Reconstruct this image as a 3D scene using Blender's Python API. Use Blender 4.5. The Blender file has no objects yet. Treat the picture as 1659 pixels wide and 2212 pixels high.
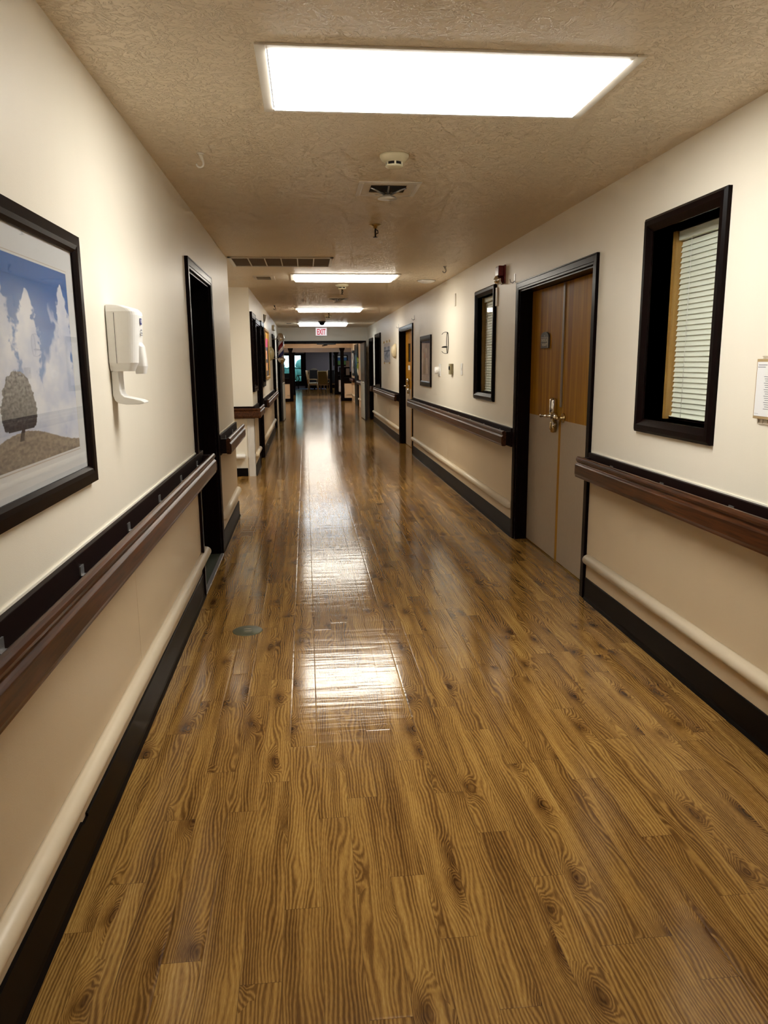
import bpy, bmesh, math, random
from mathutils import Vector, Matrix, noise

# ------------------------------------------------------------------ camera
scene = bpy.context.scene
COL = scene.collection
f_px, W_px, H_px = 1640.0, 1659.0, 2212.0
vp = (659.0, 786.0); roll = 0.0085
Yc = Vector((vp[0] - W_px / 2, vp[1] - H_px / 2, f_px)).normalized()
d0 = Vector((math.sin(roll), math.cos(roll), 0))
Dc = (d0 + Vector((0, 0, -(d0.dot(Yc)) / Yc.z))).normalized()
Xc = Dc.cross(Yc)
Zc = -Dc
EYE = Vector((0, 0, 1.483))
right = Vector((Xc.x, Yc.x, Zc.x)); down = Vector((Xc.y, Yc.y, Zc.y)); fwd = Vector((Xc.z, Yc.z, Zc.z))
cd = bpy.data.cameras.new('camera')
cam = bpy.data.objects.new('camera', cd); COL.objects.link(cam)
M = Matrix.Identity(4)
for i in range(3):
    M[i][0] = right[i]; M[i][1] = -down[i]; M[i][2] = -fwd[i]; M[i][3] = EYE[i]
cam.matrix_world = M
cd.sensor_fit = 'VERTICAL'; cd.sensor_height = 36.0
cd.lens = f_px / H_px * 36.0
cd.clip_start = 0.05; cd.clip_end = 300
scene.camera = cam

# ------------------------------------------------------------------ world, view, light levels
scene.view_settings.view_transform = 'Standard'
scene.view_settings.look = 'None'
scene.view_settings.gamma = 1.0
scene.view_settings.exposure = 0.98
scene.view_settings.use_curve_mapping = False
try:
    scene.cycles.diffuse_bounces = 5
    scene.cycles.max_bounces = 7
    scene.cycles.glossy_bounces = 3
    scene.cycles.transparent_max_bounces = 6
    scene.cycles.use_adaptive_sampling = True
    scene.cycles.adaptive_threshold = 0.10
    scene.cycles.adaptive_min_samples = 12
    scene.cycles.caustics_reflective = False
    scene.cycles.caustics_refractive = False
    scene.cycles.use_denoising = True
    scene.cycles.sample_clamp_indirect = 8
except Exception:
    pass
wd = bpy.data.worlds.new('world'); scene.world = wd; wd.use_nodes = True
wd.node_tree.nodes['Background'].inputs[0].default_value = (0.42, 0.78, 0.85, 1)
wd.node_tree.nodes['Background'].inputs[1].default_value = 1.6
LAMP = {0: 10.5, 1: 10.5, 2: 11.0, 3: 8.0, 4: 6.0, 5: 5.5, 6: 8.0, 7: 13.0, 8: 6.0}
WARM = (1.0, 0.93, 0.80); COOL = (0.90, 0.97, 1.0); NEUT = (1.0, 0.97, 0.90)

# ------------------------------------------------------------------ materials
MATS = {}
def new_mat(name):
    m = bpy.data.materials.new(name); m.use_nodes = True
    nt = m.node_tree; b = nt.nodes['Principled BSDF']
    MATS[name] = m
    return m, nt, b
def N(nt, typ, **kw):
    n = nt.nodes.new(typ)
    for k, v in kw.items():
        if k == 'inp':
            for a, c in v.items(): n.inputs[a].default_value = c
        else: setattr(n, k, v)
    return n
def plain(name, col, rough=0.5, metal=0.0, coat=0.0, var=0.06, scale=30, bump=0.0, spec=0.5):
    m, nt, b = new_mat(name)
    L = nt.links.new
    tc = N(nt, 'ShaderNodeNewGeometry')
    nz = N(nt, 'ShaderNodeTexNoise', inp={'Scale': scale, 'Detail': 3.0})
    L(tc.outputs['Position'], nz.inputs['Vector'])
    mx = N(nt, 'ShaderNodeMix', data_type='RGBA')
    mx.inputs['A'].default_value = (*[c * (1 - var) for c in col], 1)
    mx.inputs['B'].default_value = (*[min(1, c * (1 + var)) for c in col], 1)
    L(nz.outputs['Fac'], mx.inputs['Factor']); L(mx.outputs['Result'], b.inputs['Base Color'])
    b.inputs['Roughness'].default_value = rough; b.inputs['Metallic'].default_value = metal
    b.inputs['Coat Weight'].default_value = coat; b.inputs['Coat Roughness'].default_value = 0.08
    b.inputs['Specular IOR Level'].default_value = spec
    if bump:
        bp = N(nt, 'ShaderNodeBump', inp={'Strength': bump, 'Distance': 0.002})
        L(nz.outputs['Fac'], bp.inputs['Height']); L(bp.outputs['Normal'], b.inputs['Normal'])
    return m
def emit(name, col, s):
    m, nt, b = new_mat(name)
    b.inputs['Base Color'].default_value = (0.8, 0.8, 0.8, 1)
    b.inputs['Emission Color'].default_value = (*col, 1); b.inputs['Emission Strength'].default_value = s
    return m

def wall_paint(name, col, rough=0.42):
    m, nt, b = new_mat(name); L = nt.links.new
    g = N(nt, 'ShaderNodeNewGeometry')
    mp = N(nt, 'ShaderNodeMapping'); mp.inputs['Scale'].default_value = (1, 1, 0.12)
    L(g.outputs['Position'], mp.inputs['Vector'])
    n1 = N(nt, 'ShaderNodeTexNoise', inp={'Scale': 5.0, 'Detail': 4.0}); L(mp.outputs['Vector'], n1.inputs['Vector'])
    n2 = N(nt, 'ShaderNodeTexNoise', inp={'Scale': 260.0, 'Detail': 2.0}); L(g.outputs['Position'], n2.inputs['Vector'])
    mx = N(nt, 'ShaderNodeMix', data_type='RGBA')
    mx.inputs['A'].default_value = (*[c * 0.97 for c in col], 1); mx.inputs['B'].default_value = (*[c * 1.02 for c in col], 1)
    L(n1.outputs['Fac'], mx.inputs['Factor']); L(mx.outputs['Result'], b.inputs['Base Color'])
    ad = N(nt, 'ShaderNodeMath', operation='MULTIPLY_ADD'); ad.inputs[1].default_value = 5.0
    L(n1.outputs['Fac'], ad.inputs[0]); L(n2.outputs['Fac'], ad.inputs[2])
    bp = N(nt, 'ShaderNodeBump', inp={'Strength': 0.25, 'Distance': 0.0012}); L(ad.outputs[0], bp.inputs['Height'])
    L(bp.outputs['Normal'], b.inputs['Normal'])
    b.inputs['Roughness'].default_value = rough
    return m
wall_paint('cream_paint', (0.88, 0.83, 0.715))
wall_paint('tan_panel', (0.60, 0.48, 0.32))
wall_paint('dining_paint', (0.21, 0.185, 0.215), 0.6)
wall_paint('peach_paint', (0.88, 0.70, 0.50))
wall_paint('beam_paint', (0.88, 0.78, 0.75))

def ceiling_mat():
    m, nt, b = new_mat('ceiling_texture'); L = nt.links.new
    g = N(nt, 'ShaderNodeNewGeometry')
    n0 = N(nt, 'ShaderNodeTexNoise', inp={'Scale': 9.0, 'Detail': 2.0}); L(g.outputs['Position'], n0.inputs['Vector'])
    mixv = N(nt, 'ShaderNodeMix', data_type='VECTOR'); mixv.inputs['Factor'].default_value = 0.10
    L(g.outputs['Position'], mixv.inputs['A']); L(n0.outputs['Color'], mixv.inputs['B'])
    n1 = N(nt, 'ShaderNodeTexNoise', inp={'Scale': 42.0, 'Detail': 3.0, 'Roughness': 0.55, 'Distortion': 1.6}); L(mixv.outputs['Result'], n1.inputs['Vector'])
    r1 = N(nt, 'ShaderNodeValToRGB'); r1.color_ramp.elements[0].position = 0.50; r1.color_ramp.elements[1].position = 0.60
    L(n1.outputs['Fac'], r1.inputs['Fac'])
    n2 = N(nt, 'ShaderNodeTexNoise', inp={'Scale': 160.0, 'Detail': 2.0}); L(g.outputs['Position'], n2.inputs['Vector'])
    ad = N(nt, 'ShaderNodeMath', operation='MULTIPLY_ADD'); ad.inputs[1].default_value = 0.25
    L(n2.outputs['Fac'], ad.inputs[0]); L(r1.outputs['Color'], ad.inputs[2])
    bp = N(nt, 'ShaderNodeBump', inp={'Strength': 0.8, 'Distance': 0.0042}); L(ad.outputs[0], bp.inputs['Height'])
    L(bp.outputs['Normal'], b.inputs['Normal'])
    b.inputs['Base Color'].default_value = (0.84, 0.73, 0.56, 1); b.inputs['Roughness'].default_value = 0.42
ceiling_mat()

def floor_mat():
    m, nt, b = new_mat('vinyl_planks'); L = nt.links.new
    def math_(op, a=None, bb=None, c=None):
        n = N(nt, 'ShaderNodeMath', operation=op)
        for i, v in enumerate((a, bb, c)):
            if v is None: continue
            if isinstance(v, (int, float)): n.inputs[i].default_value = v
            else: L(v, n.inputs[i])
        return n.outputs[0]
    g = N(nt, 'ShaderNodeNewGeometry')
    sp = N(nt, 'ShaderNodeSeparateXYZ'); L(g.outputs['Position'], sp.inputs[0])
    at = N(nt, 'ShaderNodeAttribute', attribute_name='plank'); sa = N(nt, 'ShaderNodeSeparateXYZ'); L(at.outputs['Vector'], sa.inputs[0])
    x, y = sp.outputs[0], sp.outputs[1]; row, off, x0 = sa.outputs[0], sa.outputs[1], sa.outputs[2]
    yy = math_('DIVIDE', math_('SUBTRACT', y, off), 0.9144)
    idx = math_('FLOOR', yy); fy = math_('SUBTRACT', yy, idx)
    seed = N(nt, 'ShaderNodeCombineXYZ'); L(row, seed.inputs[0]); L(idx, seed.inputs[1])
    wn = N(nt, 'ShaderNodeTexWhiteNoise', noise_dimensions='3D'); L(seed.outputs[0], wn.inputs['Vector'])
    ws = N(nt, 'ShaderNodeSeparateColor'); L(wn.outputs['Color'], ws.inputs[0])
    px = math_('MULTIPLY_ADD', ws.outputs[0], 37.0, x)
    py = math_('MULTIPLY_ADD', ws.outputs[1], 23.0, y)
    # smooth large grain wander
    c1 = N(nt, 'ShaderNodeCombineXYZ'); L(math_('MULTIPLY', px, 7.0), c1.inputs[0]); L(math_('MULTIPLY', py, 1.3), c1.inputs[1])
    n1 = N(nt, 'ShaderNodeTexNoise', inp={'Scale': 1.0, 'Detail': 2.0, 'Roughness': 0.45}); L(c1.outputs[0], n1.inputs['Vector'])
    # knots
    c2 = N(nt, 'ShaderNodeCombineXYZ'); L(math_('MULTIPLY', px, 7.5), c2.inputs[0]); L(math_('MULTIPLY', py, 3.0), c2.inputs[1])
    vo = N(nt, 'ShaderNodeTexVoronoi', inp={'Scale': 1.0, 'Randomness': 1.0}); vo.voronoi_dimensions = '2D'
    nd = N(nt, 'ShaderNodeTexNoise', inp={'Scale': 3.0, 'Detail': 2.0}); L(c2.outputs[0], nd.inputs['Vector'])
    mv = N(nt, 'ShaderNodeMix', data_type='VECTOR'); mv.inputs['Factor'].default_value = 0.25
    L(c2.outputs[0], mv.inputs['A']); 
    addv = N(nt, 'ShaderNodeVectorMath', operation='ADD'); L(c2.outputs[0], addv.inputs[0]); L(nd.outputs['Color'], addv.inputs[1]); L(addv.outputs[0], mv.inputs['B'])
    L(mv.outputs['Result'], vo.inputs['Vector'])
    vcs = N(nt, 'ShaderNodeSeparateColor'); L(vo.outputs['Color'], vcs.inputs[0])
    has = math_('GREATER_THAN', vcs.outputs[0], 0.62)
    k = math_('EXPONENT', math_('MULTIPLY', math_('POWER', vo.outputs['Distance'], 2.0), -17.0))
    k = math_('MULTIPLY', k, has)
    kc = math_('MULTIPLY', math_('EXPONENT', math_('MULTIPLY', math_('POWER', vo.outputs['Distance'], 2.0), -75.0)), has)
    ph = math_('MULTIPLY', px, 95.0)
    ph = math_('MULTIPLY_ADD', n1.outputs['Fac'], 11.0, ph)
    ph = math_('MULTIPLY_ADD', k, 7.0, ph)
    c3 = N(nt, 'ShaderNodeCombineXYZ'); L(math_('MULTIPLY', px, 22.0), c3.inputs[0]); L(math_('MULTIPLY', py, 5.0), c3.inputs[1])
    n3 = N(nt, 'ShaderNodeTexNoise', inp={'Scale': 1.0, 'Detail': 1.0}); L(c3.outputs[0], n3.inputs['Vector'])
    ph = math_('MULTIPLY_ADD', n3.outputs['Fac'], 2.4, ph)
    s = math_('SINE', math_('MULTIPLY', ph, 6.2832))
    s = math_('MULTIPLY_ADD', s, 0.5, 0.5)
    # broad streak + fibre
    c4 = N(nt, 'ShaderNodeCombineXYZ'); L(math_('MULTIPLY', px, 26.0), c4.inputs[0]); L(math_('MULTIPLY', py, 1.6), c4.inputs[1])
    n4 = N(nt, 'ShaderNodeTexNoise', inp={'Scale': 1.0, 'Detail': 3.0}); L(c4.outputs[0], n4.inputs['Vector'])
    c5 = N(nt, 'ShaderNodeCombineXYZ'); L(math_('MULTIPLY', px, 420.0), c5.inputs[0]); L(math_('MULTIPLY', py, 40.0), c5.inputs[1])
    n5 = N(nt, 'ShaderNodeTexNoise', inp={'Scale': 1.0, 'Detail': 2.0}); L(c5.outputs[0], n5.inputs['Vector'])
    # line strength varies over the surface
    dark = math_('MULTIPLY', math_('SUBTRACT', 1.0, s), math_('MULTIPLY_ADD', n4.outputs['Fac'], 1.1, -0.05))
    t = math_('MULTIPLY_ADD', dark, 0.62, 0.0)
    t = math_('MULTIPLY_ADD', n5.outputs['Fac'], 0.45, t)
    t = math_('MULTIPLY_ADD', n4.outputs['Fac'], 0.55, t)
    t = math_('MULTIPLY_ADD', k, 0.18, t)
    t = math_('MULTIPLY_ADD', kc, 0.27, t)
    t = math_('MULTIPLY_ADD', ws.outputs[2], 0.16, t)
    cr = N(nt, 'ShaderNodeValToRGB'); L(math_('MULTIPLY', t, 0.775), cr.inputs['Fac'])
    e = cr.color_ramp.elements
    e[0].position = 0.22; e[0].color = (0.56, 0.36, 0.115, 1)
    e[1].position = 0.98; e[1].color = (0.055, 0.021, 0.006, 1)
    a = e.new(0.45); a.color = (0.37, 0.205, 0.052, 1)
    a = e.new(0.68); a.color = (0.175, 0.085, 0.022, 1)
    # seams
    ux = math_('SUBTRACT', x, x0)
    sx = math_('MINIMUM', ux, math_('SUBTRACT', 0.1018, ux))
    sy = math_('MULTIPLY', math_('MINIMUM', fy, math_('SUBTRACT', 1.0, fy)), 0.9144)
    se = math_('MINIMUM', math_('DIVIDE', sx, 0.0011), math_('DIVIDE', sy, 0.0012)); se = math_('MINIMUM', se, 1.0)
    mx = N(nt, 'ShaderNodeMix', data_type='RGBA'); mx.inputs['A'].default_value = (0.05, 0.025, 0.012, 1)
    L(math_('MULTIPLY_ADD', se, 0.75, 0.25), mx.inputs['Factor']); L(cr.outputs['Color'], mx.inputs['B']); L(mx.outputs['Result'], b.inputs['Base Color'])
    # bump: seams, slight cup, long ripples across the corridor
    bev = math_('MINIMUM', math_('DIVIDE', sx, 0.006), 1.0); bev = math_('MINIMUM', bev, math_('DIVIDE', sy, 0.006))
    c6 = N(nt, 'ShaderNodeCombineXYZ'); L(math_('MULTIPLY', x, 2.2), c6.inputs[0]); L(math_('MULTIPLY', y, 19.0), c6.inputs[1])
    n6 = N(nt, 'ShaderNodeTexNoise', inp={'Scale': 1.0, 'Detail': 3.0}); L(c6.outputs[0], n6.inputs['Vector'])
    c7 = N(nt, 'ShaderNodeCombineXYZ'); L(math_('MULTIPLY', x, 30.0), c7.inputs[0]); L(math_('MULTIPLY', y, 60.0), c7.inputs[1])
    n7 = N(nt, 'ShaderNodeTexNoise', inp={'Scale': 1.0, 'Detail': 2.0}); L(c7.outputs[0], n7.inputs['Vector'])
    tilt = math_('MULTIPLY', math_('MULTIPLY', math_('SUBTRACT', ws.outputs[0], 0.5), ux), 0.004 * 1000)
    hgt = math_('MULTIPLY_ADD', bev, 0.32, math_('MULTIPLY', n6.outputs['Fac'], 1.9))
    hgt = math_('MULTIPLY_ADD', n7.outputs['Fac'], 0.10, hgt)
    hgt = math_('ADD', hgt, tilt)
    hgt = math_('MULTIPLY_ADD', s, 0.012, hgt)
    bp = N(nt, 'ShaderNodeBump', inp={'Strength': 1.0, 'Distance': 0.0007}); L(hgt, bp.inputs['Height']); L(bp.outputs['Normal'], b.inputs['Normal'])
    b.inputs['Roughness'].default_value = 0.13
    b.inputs['Specular IOR Level'].default_value = 0.45
floor_mat()

def wood(name, light, dark, rough=0.25, axis=1, freq=60, coat=0.6, contrast=1.0):
    """figured wood with the grain along world axis (1 = y, 2 = z)"""
    m, nt, b = new_mat(name); L = nt.links.new
    g = N(nt, 'ShaderNodeNewGeometry'); mp = N(nt, 'ShaderNodeMapping')
    sc = [1.0, 1.0, 1.0]; sc[axis] = 0.05
    mp.inputs['Scale'].default_value = sc; L(g.outputs['Position'], mp.inputs['Vector'])
    n1 = N(nt, 'ShaderNodeTexNoise', inp={'Scale': freq, 'Detail': 5.0, 'Distortion': 0.8}); L(mp.outputs['Vector'], n1.inputs['Vector'])
    r = N(nt, 'ShaderNodeValToRGB'); L(n1.outputs['Fac'], r.inputs['Fac'])
    r.color_ramp.elements[0].position = 0.5 - 0.18 / contrast; r.color_ramp.elements[0].color = (*dark, 1)
    r.color_ramp.elements[1].position = 0.5 + 0.18 / contrast; r.color_ramp.elements[1].color = (*light, 1)
    L(r.outputs['Color'], b.inputs['Base Color'])
    b.inputs['Roughness'].default_value = rough; b.inputs['Coat Weight'].default_value = coat; b.inputs['Coat Roughness'].default_value = 0.12
    return m
wood('rail_wood', (0.092, 0.030, 0.009), (0.018, 0.005, 0.002), 0.32, 1, 70, 0.0)
MATS['rail_wood'].node_tree.nodes['Principled BSDF'].inputs['Specular IOR Level'].default_value = 0.25
wood('frame_wood', (0.0065, 0.0022, 0.0020), (0.0025, 0.001, 0.001), 0.30, 2, 40, 0.0)
MATS['frame_wood'].node_tree.nodes['Principled BSDF'].inputs['Specular IOR Level'].default_value = 0.06
wood('door_veneer', (0.42, 0.205, 0.012), (0.24, 0.092, 0.004), 0.48, 2, 16, 0.0)
MATS['door_veneer'].node_tree.nodes['Principled BSDF'].inputs['Specular IOR Level'].default_value = 0.12
wood('oak_stop', (0.50, 0.30, 0.08), (0.36, 0.19, 0.04), 0.4, 2, 60, 0.2)
wood('chair_wood', (0.42, 0.27, 0.13), (0.30, 0.18, 0.08), 0.4, 2, 60, 0.2)
plain('back_board', (0.008, 0.0022, 0.0018), 0.5, var=0.2, spec=0.12)
plain('black_vinyl', (0.0028, 0.0016, 0.0016), 0.45, var=0.2, spec=0.1)
plain('kick_plate', (0.40, 0.32, 0.225), 0.5)
plain('white_plastic', (0.82, 0.82, 0.80), 0.35, var=0.02)
plain('grey_plastic', (0.62, 0.59, 0.54), 0.4, var=0.02)
plain('white_metal', (0.74, 0.70, 0.62), 0.4, var=0.03)
plain('ivory_plastic', (0.75, 0.70, 0.50), 0.4, var=0.03)
plain('bumper_vinyl', (0.70, 0.60, 0.44), 0.4, var=0.03)
plain('dark_cavity', (0.012, 0.010, 0.009), 0.8)
plain('filter_mesh', (0.10, 0.065, 0.040), 0.9, var=0.25, scale=300)
plain('chrome', (0.75, 0.72, 0.68), 0.12, metal=1.0)
plain('brass', (0.55, 0.42, 0.22), 0.25, metal=1.0)
plain('dark_metal', (0.03, 0.028, 0.026), 0.4, metal=0.6)
plain('steel_grey', (0.42, 0.42, 0.42), 0.35, metal=0.8)
plain('outlet_metal', (0.085, 0.085, 0.045), 0.5, var=0.2, scale=200)
plain('mat_board', (0.78, 0.77, 0.72), 0.7, var=0.02)
plain('mat_core', (0.60, 0.50, 0.40), 0.7)
plain('red_plastic', (0.16, 0.008, 0.010), 0.25)
plain('blue_print', (0.03, 0.04, 0.22), 0.5)
plain('grey_print', (0.28, 0.28, 0.33), 0.6)
plain('dark_print', (0.10, 0.10, 0.11), 0.6)
plain('sign_grey', (0.055, 0.050, 0.045), 0.35)
plain('sign_tan', (0.50, 0.45, 0.34), 0.5)
plain('blind_vinyl', (0.84, 0.90, 0.78), 0.45, var=0.02)
plain('blind_cord', (0.92, 0.93, 0.88), 0.6)
plain('kraft_board', (0.42, 0.30, 0.15), 0.6, var=0.1, scale=100)
plain('paper', (0.84, 0.85, 0.86), 0.6, var=0.01)
plain('carpet', (0.035, 0.040, 0.022), 0.95, var=0.6, scale=250, bump=0.5)
plain('blue_carpet', (0.035, 0.04, 0.085), 0.95, var=0.3, scale=60)
plain('threshold_metal', (0.45, 0.44, 0.44), 0.35, metal=0.8)
plain('thermostat_tan', (0.28, 0.24, 0.13), 0.5)
plain('guard_white', (0.72, 0.70, 0.66), 0.4, var=0.02)
plain('caulk', (0.85, 0.82, 0.72), 0.5, var=0.02)
plain('cream_shade', (0.68, 0.58, 0.38), 0.4, var=0.08)
plain('olive_shade', (0.30, 0.25, 0.12), 0.4, var=0.08)
plain('barber_white', (0.82, 0.80, 0.82), 0.25, coat=0.5, var=0.02)
plain('black_fabric', (0.02, 0.02, 0.024), 0.9)
plain('olive_fabric', (0.22, 0.16, 0.055), 0.9, var=0.15)
plain('cream_fabric', (0.55, 0.50, 0.42), 0.9)
plain('navy_plastic', (0.04, 0.09, 0.28), 0.5)
plain('green_leaf', (0.32, 0.45, 0.05), 0.6, var=0.4)
plain('ribbon_pale', (0.80, 0.80, 0.66), 0.6)
plain('hedge_green', (0.10, 0.22, 0.20), 0.9, var=0.8, scale=2.0)
plain('yard_ground', (0.25, 0.33, 0.25), 0.9, var=0.3, scale=1.0)
plain('seam_line', (0.26, 0.19, 0.13), 0.7)
for i, c in ((0, NEUT), (1, NEUT), (2, WARM), (3, WARM), (4, COOL), (5, WARM), (6, WARM), (7, WARM), (8, COOL)):
    emit('lamp_%d' % i, c, LAMP[i])
emit('exit_face', (1.0, 0.90, 0.93), 0.34)
emit('exit_red', (0.75, 0.01, 0.06), 0.30)
MATS['exit_red'].node_tree.nodes['Principled BSDF'].inputs['Base Color'].default_value = (0.3, 0.005, 0.02, 1)

def glass_mat(name, tint=(1, 1, 1), refl=1.0):
    m = bpy.data.materials.new(name); m.use_nodes = True; nt = m.node_tree; nt.nodes.clear(); MATS[name] = m
    out = N(nt, 'ShaderNodeOutputMaterial'); t = N(nt, 'ShaderNodeBsdfTransparent'); t.inputs[0].default_value = (*tint, 1)
    gl = N(nt, 'ShaderNodeBsdfGlossy'); gl.inputs['Roughness'].default_value = 0.015
    lw = N(nt, 'ShaderNodeLayerWeight'); lw.inputs[0].default_value = 0.5
    fr = N(nt, 'ShaderNodeMath', operation='POWER'); fr.inputs[1].default_value = 5.0
    nt.links.new(lw.outputs['Facing'], fr.inputs[0])
    mu = N(nt, 'ShaderNodeMath', operation='MULTIPLY_ADD'); mu.inputs[1].default_value = 0.8 * refl; mu.inputs[2].default_value = 0.04 * refl
    mx = N(nt, 'ShaderNodeMixShader')
    nt.links.new(fr.outputs[0], mu.inputs[0]); nt.links.new(mu.outputs[0], mx.inputs[0])
    nt.links.new(t.outputs[0], mx.inputs[1]); nt.links.new(gl.outputs[0], mx.inputs[2]); nt.links.new(mx.outputs[0], out.inputs[0])
glass_mat('window_glass', refl=0.55); glass_mat('clear_glass', (0.97, 0.98, 1.0), 0.8)

def vcol_mat(name, rough=0.6):
    m, nt, b = new_mat(name)
    a = N(nt, 'ShaderNodeAttribute', attribute_name='Col'); nt.links.new(a.outputs['Color'], b.inputs['Base Color'])
    b.inputs['Roughness'].default_value = rough
vcol_mat('printed_art')

def barber_mat():
    m, nt, b = new_mat('barber_stripes'); L = nt.links.new
    tc = N(nt, 'ShaderNodeTexCoord'); sp = N(nt, 'ShaderNodeSeparateXYZ'); L(tc.outputs['Object'], sp.inputs[0])
    an = N(nt, 'ShaderNodeMath', operation='ARCTAN2'); L(sp.outputs[1], an.inputs[0]); L(sp.outputs[0], an.inputs[1])
    a1 = N(nt, 'ShaderNodeMath', operation='DIVIDE'); a1.inputs[1].default_value = 2 * math.pi; L(an.outputs[0], a1.inputs[0])
    z1 = N(nt, 'ShaderNodeMath', operation='MULTIPLY_ADD'); z1.inputs[1].default_value = -2.6; L(sp.outputs[2], z1.inputs[0]); L(a1.outputs[0], z1.inputs[2])
    fr = N(nt, 'ShaderNodeMath', operation='FRACT'); L(z1.outputs[0], fr.inputs[0])
    r = N(nt, 'ShaderNodeValToRGB'); r.color_ramp.interpolation = 'CONSTANT'; L(fr.outputs[0], r.inputs[0])
    e = r.color_ramp.elements; e[0].position = 0; e[0].color = (0.22, 0.006, 0.012, 1); e[1].position = 0.27; e[1].color = (0.75, 0.70, 0.74, 1)
    x = e.new(0.5); x.color = (0.012, 0.018, 0.14, 1); x = e.new(0.77); x.color = (0.75, 0.70, 0.74, 1)
    L(r.outputs[0], b.inputs['Base Color']); b.inputs['Roughness'].default_value = 0.2
barber_mat()

# ------------------------------------------------------------------ geometry helpers
class MB:
    """collects shapes in world coordinates; build() links them as one mesh object"""
    def __init__(s): s.bm = bmesh.new()
    def box(s, x0, x1, y0, y1, z0, z1):
        if x0 > x1: x0, x1 = x1, x0
        if y0 > y1: y0, y1 = y1, y0
        if z0 > z1: z0, z1 = z1, z0
        v = [s.bm.verts.new(p) for p in ((x0, y0, z0), (x1, y0, z0), (x1, y1, z0), (x0, y1, z0), (x0, y0, z1), (x1, y0, z1), (x1, y1, z1), (x0, y1, z1))]
        for q in ((0, 3, 2, 1), (4, 5, 6, 7), (0, 1, 5, 4), (1, 2, 6, 5), (2, 3, 7, 6), (3, 0, 4, 7)):
            s.bm.faces.new([v[i] for i in q])
        return s
    def prism(s, pts, axis, a0, a1, smooth=False):
        """closed 2D outline extruded along axis; pts = the other two coordinates in order"""
        def P(p, a):
            if axis == 'x': return (a, p[0], p[1])
            if axis == 'y': return (p[0], a, p[1])
            return (p[0], p[1], a)
        A = [s.bm.verts.new(P(p, a0)) for p in pts]; B = [s.bm.verts.new(P(p, a1)) for p in pts]
        n = len(pts)
        for i in range(n):
            f = s.bm.faces.new((A[i], A[(i + 1) % n], B[(i + 1) % n], B[i])); f.smooth = smooth
        s.bm.faces.new(A); s.bm.faces.new(B[::-1])
        return s
    def lathe(s, prof, c, axis='z', seg=32, smooth=True):
        """prof = [(radius, height)], spun round axis through c"""
        rings = []
        for r, h in prof:
            ring = []
            for i in range(seg):
                a = 2 * math.pi * i / seg; u, w = r * math.cos(a), r * math.sin(a)
                p = {'z': (u, w, h), 'x': (h, u, w), 'y': (u, h, w)}[axis]
                ring.append(s.bm.verts.new((c[0] + p[0], c[1] + p[1], c[2] + p[2])))
            rings.append(ring)
        for a, b in zip(rings, rings[1:]):
            for i in range(seg):
                f = s.bm.faces.new((a[i], a[(i + 1) % seg], b[(i + 1) % seg], b[i])); f.smooth = smooth
        s.bm.faces.new(rings[0]); s.bm.faces.new(rings[-1][::-1])
        return s
    def tube(s, pts, r, seg=10, closed=False):
        pts = [Vector(p) for p in pts]; n = len(pts)
        rr = r if isinstance(r, (list, tuple)) else [r] * n
        rings = []; up = None
        for i, p in enumerate(pts):
            if closed: t = pts[(i + 1) % n] - pts[i - 1]
            else: t = pts[min(i + 1, n - 1)] - pts[max(i - 1, 0)]
            t.normalize()
            if up is None:
                up = Vector((0, 0, 1)) if abs(t.z) < 0.9 else Vector((1, 0, 0))
            u = t.cross(up).normalized(); w = u.cross(t).normalized(); up = w
            rings.append([s.bm.verts.new(p + rr[i] * (math.cos(2 * math.pi * k / seg) * u + math.sin(2 * math.pi * k / seg) * w)) for k in range(seg)])
        pairs = list(zip(rings, rings[1:])) + ([(rings[-1], rings[0])] if closed else [])
        for a, b in pairs:
            for k in range(seg):
                f = s.bm.faces.new((a[k], a[(k + 1) % seg], b[(k + 1) % seg], b[k])); f.smooth = True
        if not closed:
            s.bm.faces.new(rings[0][::-1]); s.bm.faces.new(rings[-1])
        return s
    def build(s, name, mat, parent=None, loc=None, bevel=0.0, seg=2):
        bmesh.ops.recalc_face_normals(s.bm, faces=s.bm.faces)
        base = Vector(loc) if loc is not None else Vector((0, 0, 0))
        pw = Vector((0, 0, 0))
        if parent is not None:
            pw = Vector(WLOC.get(parent.name, (0, 0, 0)))
            if loc is None: base = pw
        for v in s.bm.verts: v.co -= base
        me = bpy.data.meshes.new(name); s.bm.to_mesh(me); s.bm.free()
        me.materials.append(MATS[mat])
        o = bpy.data.objects.new(name, me); COL.objects.link(o)
        o.location = base - pw
        if parent is not None: o.parent = parent
        WLOC[o.name] = tuple(base)
        if bevel:
            md = o.modifiers.new('bevel', 'BEVEL'); md.width = bevel; md.segments = seg; md.limit_method = 'ANGLE'; md.angle_limit = 0.6
        return o
WLOC = {}
def tag(o, label, cat, group=None):
    o['label'] = label; o['category'] = cat
    if group: o['group'] = group
    return o
def thing(name, label, cat, loc, group=None):
    o = bpy.data.objects.new(name, None); COL.objects.link(o); o.location = loc; o.empty_display_size = 0.1
    WLOC[o.name] = tuple(loc)
    return tag(o, label, cat, group)
def struct(o, label=None, cat=None):
    o['kind'] = 'structure'
    if label: o['label'] = label
    if cat: o['category'] = cat
    return o
def sthing(name, label, cat, loc):
    o = thing(name, label, cat, loc); o['kind'] = 'structure'; return o
def copy_tree(o, dx, label=None, group=None, parent=None):
    c = o.copy(); COL.objects.link(c)
    if parent is None:
        c.location = Vector(o.location) + Vector(dx)
        if label: c['label'] = label
        if group: c['group'] = group
    else: c.parent = parent
    for ch in [q for q in bpy.data.objects if q.parent == o]:
        copy_tree(ch, dx, parent=c)
    return c
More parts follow.
